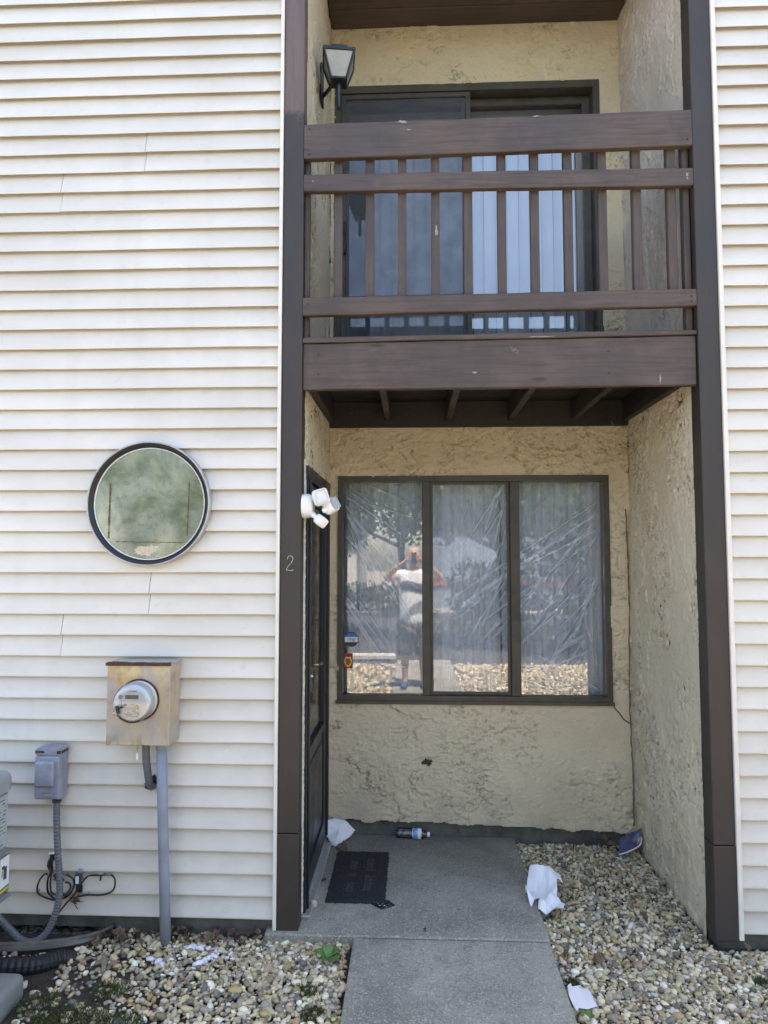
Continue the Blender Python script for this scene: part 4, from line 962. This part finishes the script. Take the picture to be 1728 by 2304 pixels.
def pebbles(name, rects, excl, spacing, rad, sub, seed, ntemp=10, keep=None, layers=1, z0=-.006):
    r = np.random.default_rng(seed); T, F0 = stone_templates(sub, ntemp, seed); pts = []
    for ly_ in range(layers):
        for (x0, x1, y0, y1) in rects:
            nx_ = int((x1-x0)/spacing); ny_ = int((y1-y0)/spacing)
            gx, gy = np.meshgrid(x0+(np.arange(nx_)+.5)*spacing, y0+(np.arange(ny_)+.5)*spacing)
            q = np.stack([gx.ravel(), gy.ravel()], 1)+r.uniform(-.55, .55, (nx_*ny_, 2))*spacing
            q = q[(q[:, 0] > x0+.004) & (q[:, 0] < x1-.004) & (q[:, 1] > y0) & (q[:, 1] < y1-.004)]
            pts.append(np.c_[q, np.full(len(q), ly_)])
    P_ = np.concatenate(pts)
    for e in excl: P_ = P_[~e(P_[:, 0], P_[:, 1])]
    if keep is not None: P_ = P_[r.uniform(size=len(P_)) < keep(P_[:, 0], P_[:, 1])]
    n = len(P_); s = rad*np.exp(r.normal(0, .30, n)); s = np.clip(s, rad*.5, rad*2.1)
    ax = np.stack([s*r.uniform(.95, 1.65, n), s*r.uniform(.72, 1.02, n), s*r.uniform(.5, .85, n)], 1)
    A = r.uniform(0, 2*np.pi, n); tl = r.normal(0, .35, n)
    V = T[r.integers(0, ntemp, n)]*ax[:, None, :]
    ca, sa, ct, st_ = np.cos(A), np.sin(A), np.cos(tl), np.sin(tl)
    x = V[..., 0]*ct[:, None]-V[..., 2]*st_[:, None]; z = V[..., 0]*st_[:, None]+V[..., 2]*ct[:, None]; y = V[..., 1]
    X_ = x*ca[:, None]-y*sa[:, None]; Y_ = x*sa[:, None]+y*ca[:, None]
    hgt = z0+ax[:, 2]*.75+P_[:, 2]*rad*.95+r.uniform(-.3, .35, n)*rad + .010*np.sin(P_[:, 0]*4.1+1)*np.sin(P_[:, 1]*3.7)
    V = np.stack([X_+P_[:, 0:1], Y_+P_[:, 1:2], z+hgt[:, None]], -1).reshape(-1, 3)
    nv = T.shape[1]; F = (F0[None]+np.arange(n)[:, None, None]*nv).reshape(-1, 3)
    col = PAL[r.choice(len(PAL), n, p=PW)]*r.uniform(.62, 1.18, (n, 1))*(1+r.normal(0, .04, (n, 3)))
    wp = (np.hypot((P_[:, 0]+1.02)/.20, (P_[:, 1]+.16)/.09) < 1) & (fbm(P_[:, 0]*14+9, P_[:, 1]*14+9, 50, 3) > .62) & (P_[:, 2] > 0); col[wp] = np.array((.80, .80, .82))*r.uniform(.85, 1.05, (wp.sum(), 1))   # spilt white paint
    o = obj(name, mesh_np(name, V, F, M['pebble'], True, np.repeat(np.clip(col, .01, .85), nv, 0)))
    return o
inpad = lambda x, y: (x < -1.585) & (y < -.43)
inwell = lambda x, y: ((x+1.96)/.545)**2+((y-.03)/.215)**2 < 1
inpipe = lambda x, y: (x < -1.56) & (y > -.385) & (y < -.20)
thin = lambda x, y: np.clip(.30+.9*np.clip(np.hypot(x+1.55, (y+.62)*1.1)-.30, 0, .8), .30, 1.0)
o = pebbles('gravel', [(-2.2, -.285, -.70, .028)], [inpad, inwell, inpipe], .0186, .0096, 2, 31, keep=thin, layers=2)
tag(o, 'cream and tan rounded pebbles between the siding and the walk', 'gravel', kind='stuff')
o = pebbles('gravel', [(.622, 1.368, .0, 1.128), (.618, 2.2, -.70, .0)], [], .0186, .0094, 2, 32, layers=2)
tag(o, 'cream and tan rounded pebbles filling the bed right of the walk', 'gravel', kind='stuff')
o = pebbles('gravel', [(-3.2, -.29, -6.2, -.70), (.62, 3.2, -6.2, -.70)], [inpad], .046, .021, 1, 33, ntemp=6, z0=-.024)
tag(o, 'sunlit pebbles either side of the walk behind the photographer', 'gravel', kind='stuff')

# ------------------------------------------------------------------ litter, leaves, weeds
mt = empty('doormat', 'worn black doormat with faded lettering on the entry slab', 'doormat', (-.302, .563, .05))
nxm, nym = 62, 120; Xm, Ym = np.meshgrid(np.linspace(-.152, .152, nxm), np.linspace(-.302, .302, nym)); r = np.random.default_rng(8)
edge = (np.abs(Xm) > .150) | (np.abs(Ym) > .299)
Zm = .009+r.uniform(-.0022, .0022, Xm.shape); Zm[edge] = .001; Xe = Xm+edge*r.normal(0, .0025, Xm.shape); Ye = Ym+edge*r.normal(0, .003, Xm.shape)
i = np.arange((nym-1)*nxm).reshape(nym-1, nxm)[:, :-1].ravel()
obj('pile', mesh_np('pile', np.stack([Xe, Ye, Zm], -1).reshape(-1, 3), np.stack([i, i+1, i+nxm+1, i+nxm], 1), M['mat'], False), None, mt)
for s, x, y in (('this', -.045, -.150), ('is', -.045, -.010), ('our', -.045, .115), ('happy', .045, -.095), ('place', .045, .120)):
    lt = obj('lettering', text_mesh(s, .082, Matrix.Translation((x, y, .0105)) @ Matrix.Rotation(R(90), 4, 'Z') @ Matrix.Scale(.92, 4, (1, 0, 0)), .0012), M['mat_text'], mt); lt['kind'] = 'stuff'
def sheet(name, poly, z, lift, mat, label, cat, seed, res=.006, thick=.0012, fold=None):
    """crumpled sheet: triangulated polygon, subdivided and folded"""
    bm = bmesh.new(); vs = [bm.verts.new((x, y, 0)) for x, y in poly]; bm.faces.new(vs)
    bmesh.ops.triangulate(bm, faces=bm.faces[:])
    for _ in range(5):
        es = [e for e in bm.edges if e.calc_length() > res*1.6]
        if not es: break
        bmesh.ops.subdivide_edges(bm, edges=es, cuts=1); bmesh.ops.triangulate(bm, faces=bm.faces[:])
    r = np.random.default_rng(seed); cx = np.mean([p[0] for p in poly]); cy = np.mean([p[1] for p in poly])
    waves = [(r.uniform(0, 6.28), r.uniform(18, 75), r.uniform(0, 6.28)) for _ in range(9)]
    for v in bm.verts:
        x, y = v.co.x-cx, v.co.y-cy; h = 0
        for a, k, p in waves: h += (1-2*abs(((x*math.cos(a)+y*math.sin(a))*k/6.28+p) % 1-.5)*2)*.9/k*1.0
        v.co.z = z+lift*.45+h*lift*9 if fold is None else z+fold(x, y)+h*lift*24
        v.co.z = max(v.co.z, z)
    bmesh.ops.solidify(bm, geom=bm.faces[:], thickness=thick)
    return tag(obj(name, bm, mat), label, cat)
tis = [(.57, .384), (.596, .474), (.622, .524), (.66, .571), (.696, .593), (.697, .648), (.724, .615), (.73, .549), (.745, .525), (.756, .452), (.76, .36), (.735, .386), (.715, .287), (.744, .241), (.723, .182), (.68, .184), (.64, .195), (.61, .231), (.64, .355), (.621, .345), (.611, .3), (.582, .262), (.566, .342)]
sheet('crumpled_tissue', tis, .052, .030, M['paper'], 'crumpled white tissue lying across the slab edge and pebbles', 'tissue', 3, fold=lambda x, y: .018+.055*math.exp(-((x+.01)**2/.004+(y-.10)**2/.012))+.02*math.exp(-((x-.02)**2/.004+(y+.10)**2/.006)))
crd = [(.62, -.404), (.629, -.344), (.645, -.328), (.645, -.353), (.665, -.345), (.682, -.339), (.688, -.367), (.706, -.358), (.71, -.39), (.71, -.443), (.717, -.475), (.686, -.486), (.669, -.491), (.642, -.485), (.629, -.506), (.623, -.479), (.62, -.447), (.619, -.418)]
sheet('torn_paper', crd, .034, .004, M['card'], 'torn scrap of pale paper pressed into the pebbles beside the walk', 'paper', 4)
pp = bmesh.new(); r = np.random.default_rng(12)
pv = [(-.545, 1.02, .178), (-.50, 1.085, .165), (-.43, 1.09, .150), (-.37, 1.085, .092), (-.40, 1.05, .066), (-.445, 1.00, .053), (-.475, .935, .053), (-.500, .945, .056), (-.540, 1.0, .09)]
vs = [pp.verts.new(p) for p in pv]; cv_ = pp.verts.new((-.462, 1.035, .128)); 
for k in range(len(vs)): pp.faces.new((cv_, vs[k], vs[(k+1) % len(vs)]))
for _ in range(3): bmesh.ops.subdivide_edges(pp, edges=pp.edges[:], cuts=1, smooth=.25); bmesh.ops.triangulate(pp, faces=pp.faces[:])
for v in pp.verts: v.co += Vector((r.normal(0, .0018), r.normal(0, .0018), abs(r.normal(0, .0015))))
bmesh.ops.solidify(pp, geom=pp.faces[:], thickness=.001)
tag(obj('paper_bag', pp, M['paper'], None, True), 'folded white paper bag leaning in the corner by the door', 'paper bag')
bw_ = bmesh.new(); bl = [(1.200, .90, .052), (1.265, .93, .060), (1.34, .965, .085), (1.362, 1.00, .165), (1.350, 1.04, .14), (1.30, 1.06, .11), (1.24, 1.04, .085)]
vs = [bw_.verts.new(p) for p in bl]; c0 = bw_.verts.new((1.295, .995, .10))
for k in range(len(vs)): bw_.faces.new((c0, vs[k], vs[(k+1) % len(vs)]))
for _ in range(3): bmesh.ops.subdivide_edges(bw_, edges=bw_.edges[:], cuts=1, smooth=.3); bmesh.ops.triangulate(bw_, faces=bw_.faces[:])
bmesh.ops.solidify(bw_, geom=bw_.faces[:], thickness=.0015)
wr = empty('snack_wrapper', 'creased blue snack wrapper lying in the right stucco corner', 'wrapper', (1.29, .99, .03))
part('bag', bw_, M['blue_wrap'], wr, True)
part('white_hem', tube(bmesh.new(), smooth_path([(1.200, .898, .052), (1.265, .926, .059), (1.34, .960, .083), (1.360, .985, .12)], 5), .0042, 6), M['paper'], wr)
gp = bmesh.new(); gp.faces.new([gp.verts.new(p) for p in ((1.322, .955, .086), (1.350, .966, .104), (1.355, .976, .130), (1.335, .972, .118))]); part('printed_patch', gp, M['gold_wrap'], wr)
fo = empty('dark_wrapper', 'glossy dark wrapper with white print under the doormat corner', 'wrapper', (-.145, .245, .05))
f1 = bmesh.new(); f1.faces.new([f1.verts.new(p) for p in ((-.235, .272, .0525), (-.165, .205, .053), (-.096, .248, .054), (-.135, .300, .053))]); bmesh.ops.solidify(f1, geom=f1.faces[:], thickness=.001)
part('foil', f1, M['foil'], fo)
f2 = bmesh.new()
for k in range(9):
    x = -.20+.011*k; y = .262-.003*k+random.uniform(-.014, .016); d = random.uniform(.004, .014); a = random.uniform(0, 3); v_ = Vector((math.cos(a), math.sin(a), 0))*d; s_ = Vector((-v_.y, v_.x, 0))*.35
    p0 = Vector((x+.015, y-.012, .0548)); f2.faces.new([f2.verts.new(p0-v_), f2.verts.new(p0+s_), f2.verts.new(p0+v_), f2.verts.new(p0-s_)])
part('print_flecks', f2, M['label_white'], fo)
# bottle
bt = empty('plastic_bottle', 'clear plastic bottle with blue and white label lying on the slab', 'bottle', (-.02, 1.085, .05))
Mb = axis((-.115, 1.098, .081), (1, -.13, 0))
part('body', lathe(bmesh.new(), [(0, .004), (.022, .0), (.030, .010), (.031, .03), (.029, .04), (.031, .05), (.031, .075), (.0295, .085), (.031, .10), (.031, .145), (.028, .165), (.016, .188), (.013, .192), (.013, .205)], 24, Mb), M['clear_pet'], bt, True)
part('label_band', lathe(bmesh.new(), [(.0316, .108), (.0318, .112), (.0318, .140), (.0314, .144)], 24, Mb), plain('bottle_label', (.16, .34, .66), .4, nscale=60, var=.5), bt, True)
part('label_edge', lathe(bmesh.new(), [(.0322, .1055), (.0322, .1085)], 24, Mb), M['paper'], bt, True)
part('label_edge', lathe(bmesh.new(), [(.0322, .139), (.0322, .146), (.029, .160)], 24, Mb), M['paper'], bt, True)
part('cap', lathe(bmesh.new(), [(.0145, .196), (.0145, .210), (.0135, .2115), (0, .2115)], 20, Mb), M['white_plastic'], bt, True)
# stray pebble on the slab
v, f = stone_templates(2, 1, 77); me = mesh_np('stray_pebble', v[0]*np.array((.018, .016, .024)), f, plain('stray_stone', (.50, .42, .34), .7, nscale=80, var=.2))
o = tag(obj('stray_pebble', me), 'lone pale pebble on the slab beside the door threshold', 'pebble'); o.location = (-.508, .222, .067)
# leaves: one folded outline, copied
def leaf_mesh(L, W_, seed, mat):
    bm = bmesh.new(); n = 9; mid = []; lf = []; rt = []; r = np.random.default_rng(seed)
    for k in range(n):
        s = k/(n-1); wd = W_*math.sin(math.pi*min(1, s*.93+.04))**.8*(1+.25*r.normal()); z = .006*math.sin(s*3.1)+.01*r.normal()*.3
        mid.append(bm.verts.new((s*L-L/2, 0, z))); lf.append(bm.verts.new((s*L-L/2, wd, z+wd*.55))); rt.append(bm.verts.new((s*L-L/2, -wd, z+wd*.45)))
    for k in range(n-1):
        bm.faces.new((mid[k], mid[k+1], lf[k+1], lf[k])); bm.faces.new((mid[k], rt[k], rt[k+1], mid[k+1]))
    me = bpy.data.meshes.new('fallen_leaf'); bm.to_mesh(me); bm.free(); me.materials.append(mat); return me
LV = [leaf_mesh(.050, .013, 1, M['leaf_dead']), leaf_mesh(.062, .018, 2, plain('dead_leaf_b', (.13, .085, .05), .8, nscale=40, var=.4)), leaf_mesh(.04, .012, 3, plain('dead_leaf_c', (.055, .035, .025), .8, nscale=40, var=.4))]
r = np.random.default_rng(41)
def leaf(x, y, z, lab, grp, sc_=1.):
    o = obj('fallen_leaf', LV[r.integers(0, 3)]); o.location = (x, y, z); o.rotation_euler = (r.normal(0, .5), r.normal(0, .4), r.uniform(0, 6.28)); o.scale = (sc_,)*3
    tag(o, lab, 'leaf', grp)
for k in range(44):
    x = r.uniform(-1.50, -.72); leaf(x, r.uniform(-.085, .02)-.05*(x < -1.2), .030+r.uniform(0, .016), 'brown dead leaf drifted against the foundation under the siding', 'leaves along the left foundation', r.uniform(.7, 1.25))
for k in range(16): leaf(r.uniform(1.15, 1.35), r.uniform(.98, 1.10), .032+r.uniform(0, .05), 'brown dead leaf piled in the right stucco corner', 'leaves in the stucco corner', r.uniform(.7, 1.2))
for k in range(12): leaf(r.uniform(.66, 1.25), r.uniform(-.2, 1.05), .038, 'dark dead leaf scattered on the right pebble bed', 'leaves on the right pebbles', r.uniform(.6, 1.0))
for k in range(12): leaf(r.uniform(1.5, 2.0), r.uniform(-.08, .0), .034, 'dead leaf under the right siding edge', 'leaves under the right siding', r.uniform(.6, 1.0))
leaf(-.43, .905, .060, 'curled brown leaf touching the top edge of the doormat', None, 1.35); leaf(-.49, .50, .056, 'dark brown leaf by the door threshold beside the doormat', None, .8)
leaf(.05, .02, .055, 'small dry leaf alone on the slab near the joint', None, .6)
# weeds
def weed(x, y, spec, label, scale=1.):
    wd = empty('weed', label, 'weed', (x, y, .0))
    for a, L, wdt, el in spec:
        bm = bmesh.new(); n = 9; A = None; d = Vector((math.cos(R(a)), math.sin(R(a)), 0)); s = Vector((-d.y, d.x, 0))
        for k in range(n):
            u = k/(n-1); c_ = Vector((0, 0, .028*scale))+d*(L*u*math.cos(R(el)))+Vector((0, 0, L*u*math.sin(R(el))-.35*L*u*u)); ww_ = wdt*math.sin(math.pi*(u*.93+.05))**.75
            q = [bm.verts.new(c_+s*ww_+Vector((0, 0, ww_*.3))), bm.verts.new(c_), bm.verts.new(c_-s*ww_+Vector((0, 0, ww_*.3)))]
            if A: bm.faces.new((A[0], q[0], q[1], A[1])); bm.faces.new((A[1], q[1], q[2], A[2]))
            A = q
        obj('leaf', bm, M['leaf_green'], wd, True)
    obj('stem', tube(bmesh.new(), [(0, 0, 0), (0, 0, .03*scale)], .002, 6), M['leaf_green'], wd)
weed(-.383, -.175, [(170, .085, .024, 35), (100, .070, .022, 60), (40, .075, .024, 40), (-30, .062, .022, 25), (-110, .05, .016, 30)], 'broad-leaved green weed in the pebbles below the left post')
weed(-.315, -.575, [(100, .03, .010, 55), (200, .028, .010, 40), (-20, .03, .010, 40), (-100, .024, .009, 30)], 'small pale green seedling at the left edge of the walk', .6)
weed(.668, -.525, [(130, .052, .013, 35), (60, .045, .012, 50), (10, .035, .010, 40)], 'narrow-leaved green weed below the torn paper scrap', .7)
weed(.752, .365, [(150, .026, .010, 40), (30, .022, .009, 50)], 'single small green weed beside the crumpled tissue', .8)
# moss cushions
def moss(name, spots, label):
    bm = bmesh.new(); r = np.random.default_rng(len(spots))
    for (x, y, rd, n) in spots:
        for k in range(n):
            a = r.uniform(0, 6.28); q = rd*math.sqrt(r.uniform()); px, py = x+q*math.cos(a), y+q*math.sin(a)*.8; h = r.uniform(.006, .020); t_ = r.uniform(0, 3.14)
            dx, dy = .0032*math.cos(t_), .0032*math.sin(t_); z = .010+r.uniform(0, .012)
            bm.faces.new([bm.verts.new((px-dx, py-dy, z)), bm.verts.new((px+dx, py+dy, z)), bm.verts.new((px+r.normal(0, .006), py+r.normal(0, .006), z+h))])
    tag(obj(name, bm, M['moss']), label, 'moss', kind='stuff')
moss('moss', [(-1.30, -.62, .13, 700), (-1.12, -.64, .09, 380), (-1.50, -.52, .09, 250), (-1.42, -.62, .05, 300), (-.45, -.40, .05, 420), (-.40, -.55, .05, 380), (-1.25, -.42, .08, 300)], 'patches of green moss growing through the thin pebbles')
moss('moss', [(.652, -.300, .03, 340), (.665, -.335, .03, 260), (1.45, -.25, .03, 120)], 'small cushion of moss against the right edge of the walk')

# ------------------------------------------------------------------ what the glass mirrors: photographer, lot, trees, houses
def skin(name, pts, edges, mat, parent, sub=2):
    """pts: name -> (xyz, radius); skinned and smoothed"""
    keys = list(pts); me = bpy.data.meshes.new(name)
    me.from_pydata([pts[k][0] for k in keys], [(keys.index(a), keys.index(b)) for a, b in edges], [])
    o = bpy.data.objects.new(name, me); C.objects.link(o)
    o.modifiers.new('skin', 'SKIN').use_smooth_shade = True
    lay = me.skin_vertices[0].data if me.skin_vertices else None
    if lay is None:
        me.attributes.new; bm = bmesh.new(); bm.from_mesh(me); bm.verts.layers.skin.verify(); bm.to_mesh(me); bm.free(); lay = me.skin_vertices[0].data
    for i, k in enumerate(keys):
        rr_ = pts[k][1]; lay[i].radius = rr_ if hasattr(rr_, '__len__') else (rr_, rr_); lay[i].use_root = i == 0
    s = o.modifiers.new('sub', 'SUBSURF'); s.levels = sub; s.render_levels = sub
    me.materials.append(mat)
    if parent: o.parent = parent; o.matrix_parent_inverse = world_of(parent).inverted()
    return o
PY = -3.80
pr = empty('person', 'person in a white shirt with dark chest stripe and olive shorts photographing with a phone', 'person', (.0, PY, .047))
B = {'pel': ((0, PY, 1.0), (.15, .11)), 'wst': ((0, PY, 1.15), (.145, .105)), 'chs': ((0, PY+.01, 1.42), (.165, .115)), 'nck0': ((0, PY-.01, 1.60), .075), 'nck': ((0, PY+.01, 1.68), .058), 'hd0': ((0, PY+.05, 1.745), (.068, .080)), 'hd1': ((0, PY+.045, 1.83), (.078, .095)), 'hd2': ((0, PY+.03, 1.90), (.062, .075)),
     'nose0': ((0, PY+.115, 1.80), .02), 'nose': ((0, PY+.148, 1.795), .013)}
E_ = [('pel', 'wst'), ('wst', 'chs'), ('chs', 'nck0'), ('nck0', 'nck'), ('nck', 'hd0'), ('hd0', 'hd1'), ('hd1', 'hd2'), ('hd1', 'nose0'), ('nose0', 'nose')]
for s, nm in ((-1, 'r'), (1, 'l')):
    B.update({'sh'+nm: ((s*.185, PY, 1.555), .068), 'el'+nm: ((s*.375, PY+.16, 1.50), .046), 'fo'+nm: ((s*.24, PY+.30, 1.64), .040), 'wr'+nm: ((s*.105, PY+.385, 1.735), .028),
              'pm'+nm: ((s*.080, PY+.405, 1.765), (.036, .018)),
              'hp'+nm: ((s*.105, PY, .93), .10), 'kn'+nm: ((s*.12, PY+.02, .53), .062), 'cf'+nm: ((s*.122, PY-.01, .36), .056), 'an'+nm: ((s*.125, PY-.02, .13), .036), 'ft'+nm: ((s*.13, PY+.02, .085), .038), 'to'+nm: ((s*.145, PY+.16, .075), .034), 'ear'+nm: ((s*.086, PY+.03, 1.81), (.012, .024))})
    E_ += [('chs', 'sh'+nm), ('sh'+nm, 'el'+nm), ('el'+nm, 'fo'+nm), ('fo'+nm, 'wr'+nm), ('wr'+nm, 'pm'+nm), ('pel', 'hp'+nm), ('hp'+nm, 'kn'+nm), ('kn'+nm, 'cf'+nm), ('cf'+nm, 'an'+nm), ('an'+nm, 'ft'+nm), ('ft'+nm, 'to'+nm), ('hd1', 'ear'+nm)]
    for k in range(4):                                   # fingers curl round the phone's edge
        z = 1.752+k*.019; L = (.9, 1., 1.02, .92)[k]
        B.update({f'f{k}a'+nm: ((s*.060, PY+.412, z), .0095), f'f{k}b'+nm: ((s*.047, PY+.430, z+.004), .0085), f'f{k}c'+nm: ((s*(.034-.006*L), PY+.432, z+.006), .0075)})
        E_ += [('pm'+nm, f'f{k}a'+nm), (f'f{k}a'+nm, f'f{k}b'+nm), (f'f{k}b'+nm, f'f{k}c'+nm)]
    B.update({'ta'+nm: ((s*.060, PY+.385, 1.748), .011), 'tb'+nm: ((s*.032, PY+.392, 1.757), .009)}); E_ += [('pm'+nm, 'ta'+nm), ('ta'+nm, 'tb'+nm)]
skin('body', B, E_, M['skin'], pr)
S_ = {'a0': ((0, PY, .84), (.215, .175)), 'a': ((0, PY, .98), (.215, .175)), 'b': ((0, PY+.01, 1.18), (.205, .170)), 'c': ((0, PY+.012, 1.42), (.195, .145)), 'd': ((0, PY-.005, 1.60), (.095, .085)), 'r': ((-.195, PY, 1.555), .085), 'r2': ((-.285, PY+.085, 1.535), .076), 'l': ((.195, PY, 1.555), .085), 'l2': ((.285, PY+.085, 1.535), .076)}
skin('shirt', S_, [('a0', 'a'), ('a', 'b'), ('b', 'c'), ('c', 'd'), ('c', 'r'), ('r', 'r2'), ('c', 'l'), ('l', 'l2')], M['shirt'], pr)
skin('shirt_stripe', {'a': ((-.20, PY+.085, 1.40), (.055, .085)), 'b': ((-.08, PY+.115, 1.42), (.055, .065)), 'c': ((.08, PY+.115, 1.38), (.055, .065)), 'd': ((.20, PY+.085, 1.34), (.055, .085))}, [('a', 'b'), ('b', 'c'), ('c', 'd')], M['stripe'], pr)
skin('shorts', {'p': ((0, PY, 1.0), (.20, .16)), 'rh': ((-.11, PY, .84), (.15, .155)), 'rk': ((-.13, PY+.02, .44), (.125, .125)), 'lh': ((.11, PY, .84), (.15, .155)), 'lk': ((.13, PY+.02, .44), (.125, .125))}, [('p', 'rh'), ('rh', 'rk'), ('p', 'lh'), ('lh', 'lk')], M['shorts'], pr)
for s in (-1, 1):
    skin('shoe', {'a': ((s*.127, PY-.07, .095), (.046, .045)), 'b': ((s*.132, PY+.03, .095), (.05, .046)), 'c': ((s*.148, PY+.19, .083), (.044, .032))}, [('a', 'b'), ('b', 'c')], M['shoe'], pr)
    skin('eye', {'a': ((s*.031, PY+.128, 1.818), .010), 'b': ((s*.033, PY+.130, 1.818), .010)}, [('a', 'b')], M['label_ink'], pr, 1)
skin('mouth', {'a': ((-.02, PY+.124, 1.752), .006), 'b': ((.02, PY+.124, 1.752), .006)}, [('a', 'b')], M['red_trim'], pr, 1)
skin('hair', {'a': ((0, PY-.02, 1.80), (.084, .078)), 'b': ((0, PY+.005, 1.875), (.088, .098)), 'c': ((0, PY+.02, 1.925), (.066, .078))}, [('a', 'b'), ('b', 'c')], M['hair'], pr)
ph = empty('phone', 'dark smartphone held upright in both hands in front of the face', 'phone', (.0, PY+.42, 1.70))
part('body', rbox(.074, .009, .155, .006, 3, Matrix.Translation((0, PY+.418, 1.775))), M['dark_gloss'], ph)
part('camera_bump', rbox(.030, .004, .034, .002, 2, Matrix.Translation((.0, PY+.4245, 1.80))), M['dark_gloss'], ph)

# wheel-stop kerb, far houses
tag(obj('wheel_stop', nbox(-1.35, -.32, -6.75, -6.6, -.021, .10, bev=.03), M['kerb']), 'pale concrete wheel stop at the edge of the parking lot', 'wheel stop')
def far_house(x0, x1, y0, y1, h, wm, label, trim):
    hs = empty('far_house', label, 'house', ((x0+x1)/2, y1, -.02))
    part('wall', nbox(x0, x1, y0, y1, -.02, h), wm, hs)
    rf = bmesh.new(); ym = (y0+y1)/2; 
    a = [rf.verts.new(p) for p in ((x0-.4, y0-.4, h), (x1+.4, y0-.4, h), (x1+.4, y1+.4, h), (x0-.4, y1+.4, h), (x0-.4, ym, h+1.8), (x1+.4, ym, h+1.8))]
    for q in ((0, 1, 5, 4), (2, 3, 4, 5), (0, 4, 3), (1, 2, 5), (0, 3, 2, 1)): rf.faces.new([a[k] for k in q])
    part('roof', rf, M['roof'], hs)
    for z in trim: part('trim_board', nbox(x0-.02, x1+.02, y1, y1+.06, z, z+.22), M['red_trim'], hs)
far_house(-8.5, -2.2, -27, -21, 3.0, M['wall_white'], 'low white house across the parking lot', ())
far_house(.4, 7.0, -22, -19.2, 3.6, M['wall_blue'], 'blue grey house with red trim boards across the parking lot', (.75, 2.75))
# trees and hedge
def leaf_cloud(name, blobs, n, size, mat, seed):
    r = np.random.default_rng(seed); V = []; 
    wts = np.array([b[3]**2 for b in blobs]); pick = r.choice(len(blobs), n, p=wts/wts.sum())
    c_ = np.array([b[:3] for b in blobs])[pick]; rd = np.array([b[3] for b in blobs])[pick]
    d = r.normal(size=(n, 3)); d /= np.linalg.norm(d, axis=1)[:, None]; p = c_+d*(rd*r.uniform(.55, 1.08, n))[:, None]*np.array((1, 1, .8))
    u = r.normal(size=(n, 3)); u /= np.linalg.norm(u, axis=1)[:, None]; v = np.cross(u, r.normal(size=(n, 3))); v /= np.linalg.norm(v, axis=1)[:, None]
    s = size*r.uniform(.6, 1.4, (n, 1)); V = np.stack([p-u*s, p+v*s*.55, p+u*s, p-v*s*.55], 1).reshape(-1, 3)
    return mesh_np(name, V, np.arange(4*n).reshape(-1, 4), mat, False)
def tree(x, y, h, cr, label, mat, seed, group):
    r = random.Random(seed); t_ = empty('tree', label, 'tree', (x, y, -.02), 0, group)
    trunk = bmesh.new(); tube(trunk, smooth_path([(0, 0, -.05), (.08, .05, h*.25), (-.05, .1, h*.5), (.05, 0, h*.8)], 6), [max(.03, .17*(1-.8*i/18)) for i in range(19)], 10)
    blobs = []
    for k in range(11):
        a = k*2.399+r.random(); q = cr*r.uniform(.25, .8); z = h*r.uniform(.48, .90); p = (q*math.cos(a), q*math.sin(a), z); blobs.append((*p, cr*r.uniform(.30, .48)))
        tube(trunk, smooth_path([(0, .05, h*r.uniform(.3, .5)), (p[0]*.5, p[1]*.5, z*.82), (p[0], p[1], z)], 4), [.075, .07, .06, .055, .05, .04, .03, .025, .015], 6)
    obj('trunk', trunk, M['bark'], t_); obj('crown', leaf_cloud('crown', blobs, 5200, .075, mat, seed), None, t_)
tree(-2.4, -10.5, 4.4, 2.3, 'big dark green tree between the parking lot and the white house', M['leaf_a'], 1, None)
tree(1.9, -9.4, 4.6, 2.5, 'spreading tree overhanging the parking lot opposite the window', M['leaf_a'], 2, None)
tree(4.8, -11.0, 4.6, 2.4, 'light green tree before the blue grey house', M['leaf_b'], 3, None)
tree(-6.6, -13.0, 5.0, 2.6, 'tall light green tree left of the white house', M['leaf_b'], 4, None)
tree(-.4, -16, 5.2, 2.8, 'tall dark tree in the gap between the two far houses', M['leaf_a'], 5, None)
tree(8.5, -14, 5, 2.8, 'dark tree at the right end of the parking lot', M['leaf_a'], 6, None)
for x, y, h_, rr_, lb, sd_ in ((3.1, -7.7, 2.3, 1.25, 'dense dark green shrub at the lot edge right of the walk', 51), (1.55, -8.6, 1.7, .9, 'lower dark green shrub beside the dense shrub', 52), (-2.6, -8.3, 2.0, 1.1, 'rounded light green shrub left of the wheel stop', 53)):
    shb = empty('shrub', lb, 'shrub', (x, y, -.02))
    obj('foliage', leaf_cloud('foliage', [(rr_*.5*math.cos(a), rr_*.5*math.sin(a), z*h_, rr_*.55) for a in (0, 1.3, 2.5, 3.8, 5.1) for z in (.25, .55, .8)], 2900, .06, M['leaf_a'] if sd_ < 53 else M['leaf_b'], sd_), None, shb)
    obj('stem', tube(bmesh.new(), [(0, 0, -.05), (.05, 0, h_*.6)], .05, 7), M['bark'], shb)
hg = empty('hedge', 'clipped green hedge along the far edge of the parking lot', 'hedge', (-3, -18.2, -.02))
obj('foliage', leaf_cloud('foliage', [(x, 0, .45, .62) for x in np.arange(-5, 2.6, .5)], 5200, .07, M['leaf_b'], 9), None, hg)
obj('stems', tube(bmesh.new(), [(-5, 0, .3), (-2, .1, .35), (2.5, 0, .3)], .03, 6), M['bark'], hg)
